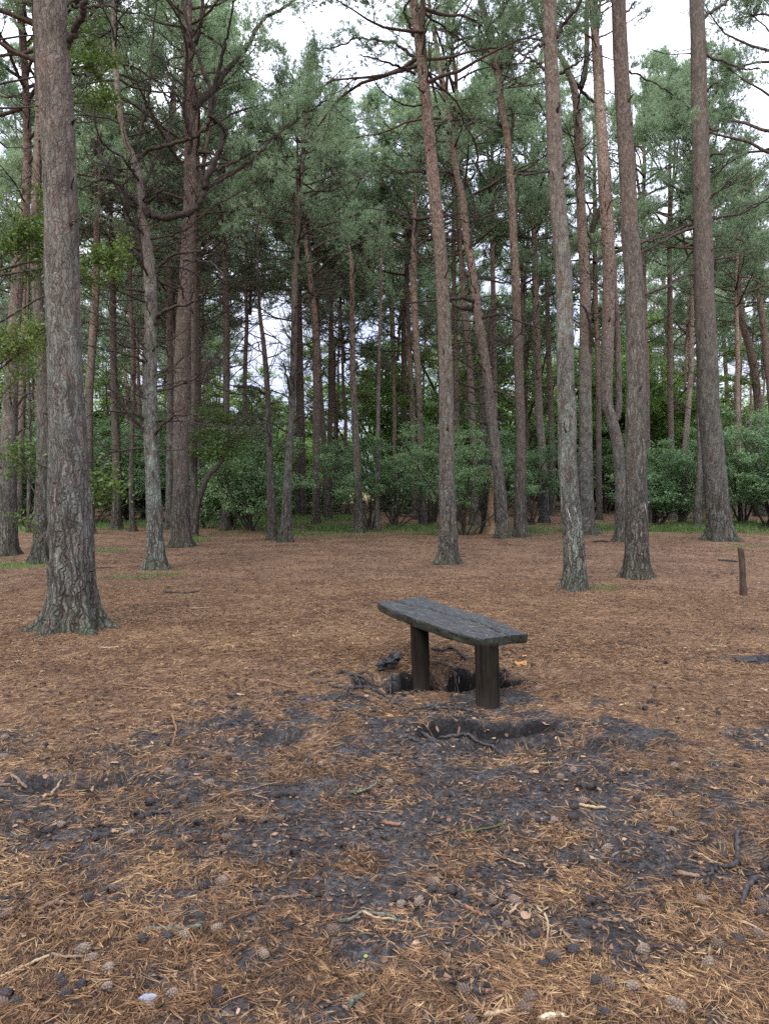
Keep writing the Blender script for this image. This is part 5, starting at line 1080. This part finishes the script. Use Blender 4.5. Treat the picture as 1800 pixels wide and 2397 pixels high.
stick(r5p([(745, 800), (760, 850), (750, 900)]), 6, 5, 'brown crooked stick pointing at the camera, left of centre', M_REDST)
stick(r5p([(430, 495), (470, 497), (515, 497)]), 4, 4, 'small tan stick near the largest trunk', M_PALE)
stick(r5p([(820, 325), (880, 323), (935, 322)]), 3, 2, 'thin yellow stick across the clearing at left', M_PALE)
stick(r5p([(415, 152), (460, 150), (505, 152)]), 3, 2, 'thin dark twig right of the largest trunk', M_BLACK)
stick(r6p([(900, 40), (935, 35), (965, 35)]), 4, 4, 'dark stick lying beyond the streaked pine', M_BLACK)
stick(r6p([(1390, 540), (1440, 543), (1505, 548)]), 6, 3, 'dark stick left of the black log at the right', M_BLACK)
stick(r6p([(1405, 488), (1440, 490), (1480, 492)]), 3, 3, 'pale thin stick at the right middle', M_PALE)
stick(r6p([(1010, 470), (1070, 480), (1130, 495)]), 4, 3, 'dark thin twig right of the near bench end', M_BLACK)
stick(r6p([(770, 665), (810, 655), (845, 660)]), 4, 3, 'dark bent twig right of the near bench post', M_BLACK, 1)
stick(r6p([(1470, 708), (1530, 710), (1590, 702)]), 4, 3, 'brown straight stick at the right, middle distance', M_STICK)
stick(r6p([(1440, 118), (1480, 120), (1525, 124)]), 4, 4, 'dark twig touching the short post', M_BLACK)
stick(r6p([(900, 825), (935, 845), (975, 858)]), 4, 3, 'dark twig on grey soil right of the front hollow', M_BLACK)
TW = []
for i in range(70):
    py = 1360+1000*rr.rand()**1.5; px = rr.uniform(-20, 1820); x, y = gpt(px, py); L = rr.uniform(.05, .22)*(1+.06*y); a = rr.uniform(-.7, .7) if rr.rand() < .7 else rr.uniform(0, 3.14)
    pts = []
    for t in (-.5, -.1, .25, .5):
        X, Y = x+math.cos(a)*L*t+rr.normal(0, .006), y+math.sin(a)*L*t+rr.normal(0, .006)
        d = np.array([X, Y, -CAMH]); yc = d[1]*math.cos(PITCH)-d[2]*math.sin(PITCH); vv = d[1]*math.sin(PITCH)+d[2]*math.cos(PITCH); pts.append((CX+FPX*d[0]/yc, CY-FPX*vv/yc))
    w = rr.uniform(.004, .010)*FPX/y; kk = rr.randint(5); TW.append((tube_px('twig', pts, w, w*.7, None, 'twig', 'loose twigs among the needles', [M_STICK, M_BLACK, M_STICK, M_PALE, M_REDST][kk], .15, 0., .002, 6, 0), px, py, ['brown', 'black', 'brown', 'pale', 'reddish'][kk]+' broken twig'))

# cones
def cone_mesh(name, seed, L=.045, R=.017, openf=0., mat=None):
    rng = np.random.RandomState(seed); g = Geo(); n = 56
    prof = lambda t: R*np.sin(np.pi*np.clip(t, .02, .985)**.75)**.75
    t = np.linspace(.02, .98, 14); P = np.stack([t*0, t*0, t*L], -1); V, F = tubes(P[None], (prof(t)*.86)[None], 14); g.add(V, F, 0, np.full(len(V), .05))
    i = np.arange(n); tt = .03+.93*i/n; az = i*2.39996; r = prof(tt); ca, sa = np.cos(az), np.sin(az)
    rad = np.stack([ca, sa, az*0], -1); tan = np.stack([-sa, ca, az*0], -1); up = np.array([0, 0, 1.])
    C = rad*r[:, None]*.86+up*(tt*L)[:, None]; s = (.19*r+.0013)[:, None]*1.75; out = (.0042+openf*.006)*np.ones((n, 1))
    apex = C+rad*out+up*s*(.35-openf*.3); V = np.stack([C-up*s*1.1, C+tan*s, C+up*s*1.1, C-tan*s, apex], 1)
    I = np.arange(n)[:, None]*5; F = np.concatenate([I+np.array([[a, b, 4]]) for a, b in ((0, 1), (1, 2), (2, 3), (3, 0))])
    tn = np.tile(np.array([.25, .25, .35, .25, .72]), n)+np.repeat(rng.normal(0, .06, n), 5); g.add(V.reshape(-1, 3), F, 0, np.clip(tn, 0, 1))
    V_ = np.concatenate(g.V); c = np.array([0, 0, L*.5])
    for k in range(len(g.V)): g.V[k] = (g.V[k]-c)[:, [2, 0, 1]]
    return g.mesh(name, [mat], smooth=False)
MC_D = tint_material('dark_cone', [(0., (.006, .005, .005)), (.4, (.018, .014, .013)), (1., (.060, .048, .042))], .7)
MC_P = tint_material('pale_cone', [(0., (.018, .012, .009)), (.35, (.085, .060, .042)), (1., (.27, .215, .16))], .8)
MC_B = tint_material('brown_cone', [(0., (.012, .008, .006)), (.35, (.055, .036, .025)), (1., (.17, .12, .085))], .8)
MARKS = [('the torn plastic scrap', 345, 2335), ('the white wood piece', 1294, 2374), ('the lichened black stick', 405, 2172), ('the bow-shaped stick', 1280, 2170), ('the green mossy twig', 1125, 1932), ('the mossy root', 1765, 2050),
         ('the tan leaning stick', 122, 1840), ('the near bench post', 1142, 1650), ('the black log', 1790, 1550), ('the foot of the largest trunk', 172, 1474), ('the lime green leaf', 856, 2229), ('the front hollow', 1135, 1706),
         ('the stubby forked stick', 668, 2102), ('the leftmost arched root', 800, 1670), ('the short post', 1740, 1389), ('the slim middle pine', 1047, 1317), ('the forked grey-green pine', 364, 1333), ('the orange fungus', 1218, 1556)]
PEND = {}
NTH = ['closest', 'second closest', 'third closest', 'fourth closest', 'fifth closest', 'sixth closest', 'seventh closest', 'eighth closest', 'ninth closest', 'tenth closest', 'eleventh closest', 'twelfth closest']
def pend(o, px, py, head): 
    k = min(MARKS, key=lambda m: math.hypot(px-m[1], (py-m[2])*1.6)); dx, dy = px-k[1], (py-k[2])*1.6
    w = ('right of' if dx > 0 else 'left of') if abs(dx) > abs(dy) else ('in front of' if dy > 0 else 'beyond'); PEND.setdefault((head, w, k[0]), []).append((math.hypot(dx, dy), o))
def flush_labels():
    for (head, w, m), L in PEND.items():
        for n, (_, o) in enumerate(sorted(L, key=lambda q: q[0])): o['label'] = NTH[min(n, 11)]+' '+head+' '+w+' '+m
CM = {'d': [cone_mesh('cone_scales', 1, .054, .018, 0, MC_D), cone_mesh('cone_scales', 2, .040, .017, .5, MC_D)], 'p': [cone_mesh('cone_scales', 3, .054, .017, .15, MC_P), cone_mesh('cone_scales', 4, .048, .016, .4, MC_P)], 'b': [cone_mesh('cone_scales', 5, .053, .017, .3, MC_B)]}
CL = {'d': 'blackened pine cone', 'p': 'pale grey-tan pine cone', 'b': 'mid-brown pine cone'}
def cone(px, py, k, s=1.):
    x, y = gpt(px, py); o = link('pine_cone', CM[k][rr.randint(len(CM[k]))], None, (x, y, gz(x, y)+.012*s)); s *= rr.uniform(.85, 1.15); o.scale = (s, s, s*.95)
    o.rotation_euler = (rr.uniform(0, 6.28), rr.uniform(-.35, .35), rr.uniform(0, 6.28)); pend(o, px, py, CL[k]); tag(o, None, 'pine cone', {'d': 'blackened cones', 'p': 'pale cones', 'b': 'brown cones'}[k]+' on the forest floor')
for X, Y, k in [(960, 490, 'p'), (485, 525, 'b'), (940, 685, 'p'), (1140, 790, 'p'), (465, 950, 'p'), (745, 965, 'p'), (400, 800, 'p'), (360, 765, 'p'), (1140, 225, 'b'), (975, 295, 'b'), (850, 240, 'd'), (570, 270, 'p'), (720, 725, 'd'), (620, 740, 'd'), (1010, 745, 'd'),
                (945, 955, 'd'), (285, 965, 'd'), (75, 985, 'd'), (15, 985, 'b'), (20, 945, 'd'), (1250, 675, 'd'), (1440, 680, 'b'), (1120, 160, 'd'), (1240, 110, 'd'), (1262, 112, 'd'), (350, 920, 'd'), (470, 850, 'p'), (20, 630, 'b'), (415, 300, 'd'), (465, 285, 'd'),
                (590, 190, 'd'), (610, 205, 'd'), (640, 200, 'd'), (790, 130, 'b'), (770, 150, 'd'), (960, 90, 'b'), (905, 60, 'p'), (650, 150, 'd'), (1040, 225, 'd'), (1210, 215, 'b'), (1190, 120, 'd'), (265, 232, 'p'), (210, 255, 'd'), (425, 230, 'd'), (730, 20, 'p'), (600, 60, 'b'), (780, 345, 'd'), (680, 350, 'd'), (965, 350, 'b'), (1270, 365, 'd'), (500, 560, 'd'), (380, 560, 'd'), (800, 720, 'p')]:
    cone(X*q8, 1800+Y*q8, k)
for X, Y, k in [(820, 155, 'd'), (855, 128, 'p'), (735, 210, 'p'), (817, 205, 'd'), (1240, 245, 'p'), (960, 320, 'p'), (1370, 535, 'p'), (885, 565, 'd'), (465, 550, 'b'), (560, 560, 'p'), (1115, 775, 'p'), (1395, 825, 'p'), (1070, 950, 'p'), (730, 805, 'd'), (745, 795, 'b'),
                (915, 790, 'd'), (815, 785, 'd'), (910, 930, 'd'), (965, 935, 'b'), (1265, 1030, 'p'), (1440, 755, 'b'), (1615, 690, 'b'), (200, 490, 'b'), (225, 480, 'p'), (205, 515, 'd'), (290, 515, 'd'), (155, 550, 'd'), (150, 572, 'p'), (80, 555, 'd'), (72, 573, 'p'), (50, 548, 'd'), (1000, 118, 'b'), (890, 78, 'd'), (860, 72, 'd'),
                (20, 60, 'p'), (275, 105, 'd'), (140, 20, 'd'), (1640, 560, 'b'), (1630, 590, 'd'), (1090, 115, 'd'), (1125, 175, 'b'), (1230, 178, 'b'), (1270, 182, 'b'), (365, 450, 'd'), (65, 480, 'd'), (645, 695, 'd'), (530, 670, 'b'), (685, 820, 'd'), (395, 745, 'd'), (605, 1020, 'b'), (625, 985, 'b'), (1525, 720, 'd'), (945, 1055, 'd'), (1245, 1020, 'p'), (1640, 345, 'd'), (1465, 305, 'd'), (375, 1065, 'b')]:
    cone(900+X*q8, 1800+Y*q8, k)
for X, Y, k in [(25, 890, 'p'), (60, 920, 'b'), (115, 905, 'p'), (20, 970, 'p'), (130, 940, 'b'), (1000, 895, 'p'), (905, 910, 'b'), (880, 955, 'd'), (1385, 1005, 'p'), (905, 1000, 'b'), (730, 1040, 'p'), (995, 825, 'd'), (1110, 820, 'd'), (160, 800, 'b'), (30, 715, 'b'), (90, 720, 'd'), (270, 700, 'b'), (180, 480, 'd'), (190, 660, 'd'), (720, 910, 'd')]: cone(X*q8, 1250+Y*q8, k)
for X, Y, k in [(1225, 440, 'd'), (1375, 495, 'p'), (1215, 565, 'd'), (1460, 560, 'p'), (1320, 635, 'b'), (1150, 735, 'd'), (1165, 670, 'd'), (1125, 765, 'd'), (1440, 780, 'd'), (1320, 540, 'p'), (590, 505, 'b'), (640, 570, 'd'), (1590, 425, 'd'), (1335, 905, 'b'), (1520, 990, 'd'), (1250, 1000, 'p'), (815, 1025, 'p'), (145, 1035, 'd'), (20, 1075, 'p'), (1630, 1065, 'd'), (760, 1050, 'p')]: cone(900+X*q8, 1250+Y*q8, k)
for i in range(24): cone(rr.uniform(0, 1800), 1500+880*rr.rand(), 'ddbbd'[rr.randint(5)], rr.uniform(.75, 1.))

# scraps: leaves, fungus, foil
def scrap(name, px, py, w, h, mat, label, cat, group=None, seed=1, up=.008, curl=.3):
    rng = np.random.RandomState(seed); x, y = gpt(px, py); n = 9; s = w*y/FPX; s2 = h*y/FPX/(.45 if h < w else 1)
    u, v = np.meshgrid(np.linspace(-1, 1, n), np.linspace(-1, 1, n)); rim = 1+.35*(fbm(u*2+seed, v*2, 2, seed)-.5)
    X = u*np.sqrt(1-.45*v*v)*rim*s*.5; Y = v*np.sqrt(1-.45*u*u)*rim*min(s2, s)*.5; Z = (fbm(u*1.6+seed*3, v*1.6, 3, seed+2)-.4)*s*curl
    V = np.stack([X, Y, Z], -1).reshape(-1, 3); V2 = V-np.array([0, 0, .0012]); I = np.arange(n*n).reshape(n, n); F = np.stack([I[:-1, :-1], I[1:, :-1], I[1:, 1:], I[:-1, 1:]], -1).reshape(-1, 4)[:, ::-1]
    g = Geo(); g.add(V, F, 0, np.full(len(V), .5)); g.add(V2, F[:, ::-1], 0, np.full(len(V), .3))
    o = link(name, g.mesh(name, [mat]), None, (x, y, gz(x, y)+up)); o.rotation_euler = (rng.normal(0, .12), rng.normal(0, .12), rng.uniform(-.4, .4)); return tag(o, label, cat, group)
M_ORANGE = tint_material('orange_fungus', [(0., (.20, .090, .028)), (1., (.36, .18, .055))], .7); M_DRY = tint_material('dry_leaf', [(0., (.14, .08, .05)), (1., (.27, .175, .11))], .7)
M_RED = tint_material('red_leaf', [(0., (.22, .035, .015)), (1., (.30, .05, .02))], .6); M_LIME = tint_material('green_leaf', [(0., (.09, .13, .025)), (1., (.18, .23, .05))], .6)
scrap('leaf_scrap', 1218, 1556, 30, 9, M_ORANGE, 'larger orange-yellow crumpled fungus right of the near bench post', 'fungus', 'orange scraps by the bench', 3, .012, .5)
scrap('leaf_scrap', 1226, 1543, 13, 11, M_ORANGE, 'upright orange-yellow scrap just behind the larger one', 'fungus', 'orange scraps by the bench', 4, .02, .6)
scrap('leaf_scrap', 1178, 1592, 14, 7, M_ORANGE, 'small orange scrap close to the near post on its right', 'fungus', 'orange scraps by the bench', 5)
scrap('leaf_scrap', 1084, 1599, 9, 5, M_ORANGE, 'tiny orange scrap on the root between the posts', 'fungus', 'orange scraps by the bench', 6, .03)
scrap('leaf_scrap', 1169, 1552, 6, 5, M_ORANGE, 'tiny orange scrap at the right edge of the near post', 'fungus', 'orange scraps by the bench', 7)
scrap('leaf_scrap', 913, 1677, 16, 7, M_ORANGE, 'orange scrap on the soil left of the bench roots', 'fungus', 'orange scraps by the bench', 8)
scrap('fallen_leaf', 901, 1695, 7, 9, M_RED, 'small dark red leaf on bare soil below the roots', 'leaf', None, 9, .012, .8)
scrap('foil_scrap', 345, 2335, 44, 20, M_WHITE, 'torn silvery white plastic scrap at the bottom left', 'litter scrap', None, 10, .012, .25)
scrap('fallen_leaf', 856, 2229, 10, 10, M_LIME, 'tiny lime green leaf at the lower middle', 'leaf', None, 11, .012, .4)
scrap('fallen_leaf', 1207, 1975, 14, 10, M_DRY, 'small orange-brown leaf right of centre in the foreground', 'leaf', None, 12, .012, .5)
scrap('fallen_leaf', 1672, 1836, 22, 14, M_DRY, 'pinkish brown leaf at the right of the foreground', 'leaf', None, 13, .01, .4)
scrap('fallen_leaf', 1230, 2136, 24, 12, M_DRY, 'curled dry leaf beside the bow-shaped stick', 'leaf', None, 14, .01, .5)
scrap('fallen_leaf', 268, 1942, 18, 14, M_DRY, 'pinkish leaf at the left among dark cones', 'leaf', None, 15, .012, .6)
scrap('fallen_leaf', 36, 1935, 12, 10, M_DRY, 'small light brown leaf near the left edge', 'leaf', None, 16, .012, .6)
scrap('fallen_leaf', 55, 2182, 18, 12, M_DRY, 'orange-brown leaf at the lower left edge', 'leaf', None, 17, .008, .4)
scrap('pale_scrap', 1331, 1438, 9, 5, M_WHITE, 'white speck of litter on the needles right of the bench', 'litter scrap', None, 18)
scrap('pale_scrap', 1462, 1527, 7, 5, M_WHITE, 'small white scrap right of the orange fungus', 'litter scrap', None, 19)
scrap('pale_scrap', 1774, 1363, 6, 5, M_WHITE, 'white speck right of the short post', 'litter scrap', None, 20)
scrap('fungus', 1700, 1314, 6, 4, M_LIME, 'small green leaf left of the short post', 'leaf', None, 21)
for a in TW: pend(*a)
for i in range(60):
    py = 1330+500*rr.rand(); px = rr.uniform(0, 1800); fl = scrap('wood_flake', px, py, rr.uniform(8, 20)*(py-1138)/500, 5*(py-1138)/500, [M_DRY, M_DRY, M_PALE][rr.randint(3)], None, 'wood flake', 'pale flakes scattered over the clearing', 30+i, .006, .3); pend(fl, px, py, 'small pale flake')

flush_labels()
# short post
def post():
    x, y = gpt(1740, 1389); b = np.array([x, y, gz(x, y)]); K = []
    for px, py, w in [(1740, 1389, 17), (1738, 1360, 15), (1736, 1320, 14), (1733, 1290, 14), (1732, 1283, 13)]:
        p = vpt(px, py, y)-b; K.append([*p, w*.5*y/FPX])
    K[0][2] = -.05
    o = link('wooden_post', trunk_mesh('wooden_post', np.array(K), 24, .015, 17, .1, .9, M_POST2), None, tuple(b)); tag(o, 'short weathered brown post standing alone on the needles at the right', 'post')
M_POST2 = simple_bark('weathered_post', (.012, .009, .007), (.085, .058, .042), 50., .85, .15); post()

# ------------------------------------------------------------------ fallen needles, grass
rn = np.random.RandomState(99)
def needles(n, rmin, rmax, pw, Ln, wd, half, name, label, lo=.10, pairs=True, taul=0.):
    r = (rmin**pw+(rmax**pw-rmin**pw)*rn.rand(n*2))**(1/pw); th = rn.uniform(-half, half, n*2); x = r*np.sin(th); y = r*np.cos(th)
    l = litter(x, y); c = fbm(x*7, y*7, 3, 61); pr = np.clip(lo+(l-.10)*.9+(c-.5)*1.0, lo, 1); sl = np.abs(ground(x+.02, y)-ground(x-.02, y))+np.abs(ground(x, y+.03)-ground(x, y-.03)); keep = (rn.rand(n*2) < pr) & (sl < .035)
    x, y, l = x[keep][:n], y[keep][:n], l[keep][:n]; m = len(x)
    flow = fbm(x*.8, y*.8, 2, 71)*6.28*1.2+fbm(x*4, y*4, 2, 72)*5; a = flow+rn.normal(0, 1.7, m)
    L = Ln*rn.uniform(.35, 1.35, m); tn = np.clip(rn.beta(1.6, 1.8, m)+(fbm(x*3, y*3, 2, 75)-.5)*.35, 0, 1); curv = rn.normal(0, .20, m)
    hz = rn.uniform(0, .012, m)*np.clip(l*1.5, .15, 1.2); parts = []; tl = []
    for s in ((-1, 1) if pairs else (1,)):
        aa = a+s*rn.uniform(.02, .17, m); cc = curv+rn.normal(0, .15, m); Pt = []; px_, py_ = x.copy(), y.copy()
        for k in range(4):
            Pt.append((px_.copy(), py_.copy())); ak = aa+cc*(k/3.); px_ = px_+np.cos(ak)*L/3; py_ = py_+np.sin(ak)*L/3
        w = wd*.5*rn.uniform(.55, 1.5, m); nx, ny = -np.sin(aa), np.cos(aa); tip = rn.uniform(-.010, .005, m)
        V = []
        for k, (qx, qy) in enumerate(Pt):
            ww = w*(1, 1, .9, .3)[k]; z = hz+.0025+np.maximum(tip, -.8*hz)*(k/3.)
            V.append(np.stack([qx+nx*ww, qy+ny*ww, z], -1)); V.append(np.stack([qx-nx*ww, qy-ny*ww, z+.0006], -1))
        V = np.stack(V, 1); ge = ground(V[:, [0, 6], 0], V[:, [0, 6], 1]); gm_ = ground(V[:, 2, 0], V[:, 2, 1]); lift_ = np.clip(gm_-(ge[:, 0]*.67+ge[:, 1]*.33), 0, .02); f_ = np.repeat(np.linspace(0, 1, 4), 2)[None]; V[:, :, 2] += ge[:, :1]*(1-f_)+ge[:, 1:]*f_+lift_[:, None]
        parts.append(V); tl.append(tn)
    V = np.concatenate(parts); t = np.concatenate(tl); M = len(V); I = np.arange(M)[:, None]*8
    F = np.concatenate([I+np.array([[0, 1, 3, 2]])+2*k for k in range(3)])
    me = mesh_np(name, V.reshape(-1, 3), F, M_FALLEN, attr={'tint': np.repeat(t, 8)}, smooth=False)
    tag(link(name, me), label, 'needle litter', kind='stuff')
needles(215000, 1.9, 13, .38, .054, .00135, R_(33), 'needle_litter', 'orange and straw coloured fallen pine needles spread over the dark soil')
needles(90000, 7, 24, .5, .080, .0045, R_(31), 'needle_litter_beyond', 'finer looking carpet of fallen needles across the clearing behind the bench', .45, False)
def flecks():
    n = 60000; r = (1.9**.5+(26**.5-1.9**.5)*rn.rand(n))**2; th = rn.uniform(-R_(33), R_(33), n); x = r*np.sin(th); y = r*np.cos(th); cl = fbm(x*2.2, y*2.2, 3, 91); k = rn.rand(n) < sstep(.36, .6, cl)+.15; x, y, r = x[k], y[k], r[k]; n = len(x)
    s = rn.uniform(.003, .014, n)*(1+r*.055); a = rn.uniform(0, 6.28, n); e = rn.uniform(.35, 1., n); q = []
    for t0 in (0, 1.3, 2.6, 3.7, 5.0):
        tt = t0+rn.normal(0, .2, n); rr_ = s*rn.uniform(.7, 1.2, n); ux = np.cos(tt)*rr_; uy = np.sin(tt)*rr_*e; X = x+ux*np.cos(a)-uy*np.sin(a); Y = y+ux*np.sin(a)+uy*np.cos(a); q.append(np.stack([X, Y, ground(X, Y)+.004+rn.uniform(0, .5, n)*s], -1))
    V = np.stack(q, 1); I = np.arange(n)[:, None]*5; t = rn.beta(1.1, 2.6, n)
    tag(link('bark_debris', mesh_np('bark_debris', V.reshape(-1, 3), [I+np.array([[0, 1, 2]]), I+np.array([[0, 2, 3, 4]])], M_FLECK, attr={'tint': np.repeat(t, 5)}, smooth=False)), 'dark crumbs of bark, cone scales and rotted leaves mixed into the needles', 'bark debris', kind='stuff')
M_FLECK = tint_material('bark_crumbs', [(0., (.012, .010, .009)), (.35, (.045, .030, .022)), (.7, (.16, .10, .065)), (1., (.33, .24, .16))], .8, .08)
flecks()
# needles on the bench
def bench_needles():
    root, cen, ang, zt, a2, b2 = BENCH; n = 70; u = np.clip(np.concatenate([rn.uniform(.02, .98, 30), rn.normal(.78, .14, 40)]), .02, .98); v = rn.uniform(.06, .92, n); nu = len(a2); i = (u*(nu-1)).astype(int)
    x = a2[i, 0]*(1-v)+b2[i, 0]*v; y = a2[i, 1]*(1-v)+b2[i, 1]*v; a = rn.uniform(0, 6.28, n); L = rn.uniform(.03, .06, n); c, s = math.cos(ang), math.sin(ang)
    V = []
    for k in (-.5, 0, .5):
        qx = x+np.cos(a+k*.5)*L*k; qy = y+np.sin(a+k*.5)*L*k; X = cen[0]+qx*c-qy*s; Y = cen[1]+qx*s+qy*c; nx, ny = -np.sin(a+ang)*.0011, np.cos(a+ang)*.0011
        V += [np.stack([X+nx, Y+ny, X*0+zt+.006], -1), np.stack([X-nx, Y-ny, X*0+zt+.0065], -1)]
    V = np.stack(V, 1); I = np.arange(n)[:, None]*6; F = np.concatenate([I+np.array([[0, 1, 3, 2]]), I+np.array([[2, 3, 5, 4]])])
    tag(link('bench_needle_litter', mesh_np('bench_needle_litter', V.reshape(-1, 3), F, M_FALLEN, attr={'tint': rn.uniform(.5, 1, n*6)}, smooth=False)), 'sparse straw coloured needles lying on the bench plank', 'needle litter', kind='stuff')
bench_needles()
def grass():
    X = []; Y = []; Hh = []
    for a, b, rx, ry, s in GREEN:
        n = int(min(9000, 1500*rx*ry*s+120)); x = a+rn.normal(0, rx*.55, n); y = b+rn.normal(0, ry*.55, n); X.append(x); Y.append(y); Hh.append(np.full(n, (.21 if b > 20 else .06)*(.5+.6*s)))
    x = np.concatenate(X); y = np.concatenate(Y); h = np.concatenate(Hh)*rn.uniform(.4, 1.3, len(x)); k = fbm(x*1.1, y*1.7, 3, 81) > .50; x, y, h = x[k], y[k], h[k]; n = len(x)
    a = rn.uniform(0, 6.28, n); w = .0045+.0025*rn.rand(n); le = rn.uniform(.1, .9, n)*h; b = rn.uniform(0, 6.28, n); z = ground(x, y); wx, wy = np.cos(a)*w, np.sin(a)*w
    V = np.stack([np.stack([x-wx, y-wy, z-.01], -1), np.stack([x+wx, y+wy, z-.01], -1), np.stack([x+wx*.7+np.cos(b)*le*.35, y+wy*.7+np.sin(b)*le*.35, z+h*.6], -1), np.stack([x-wx*.7+np.cos(b)*le*.35, y-wy*.7+np.sin(b)*le*.35, z+h*.6], -1), np.stack([x+np.cos(b)*le, y+np.sin(b)*le, z+h], -1)], 1)
    I = np.arange(n)[:, None]*5; t = np.clip(rn.normal(.5, .22, n), 0, 1)
    me = mesh_np('grass', V.reshape(-1, 3), [I+np.array([[2, 4, 3]]), I+np.array([[0, 1, 2, 3]])], M_GRASS, attr={'tint': np.repeat(t, 5)})
    tag(link('grass', me), 'short green grass in strips between the far trunks', 'grass', kind='stuff')
grass()
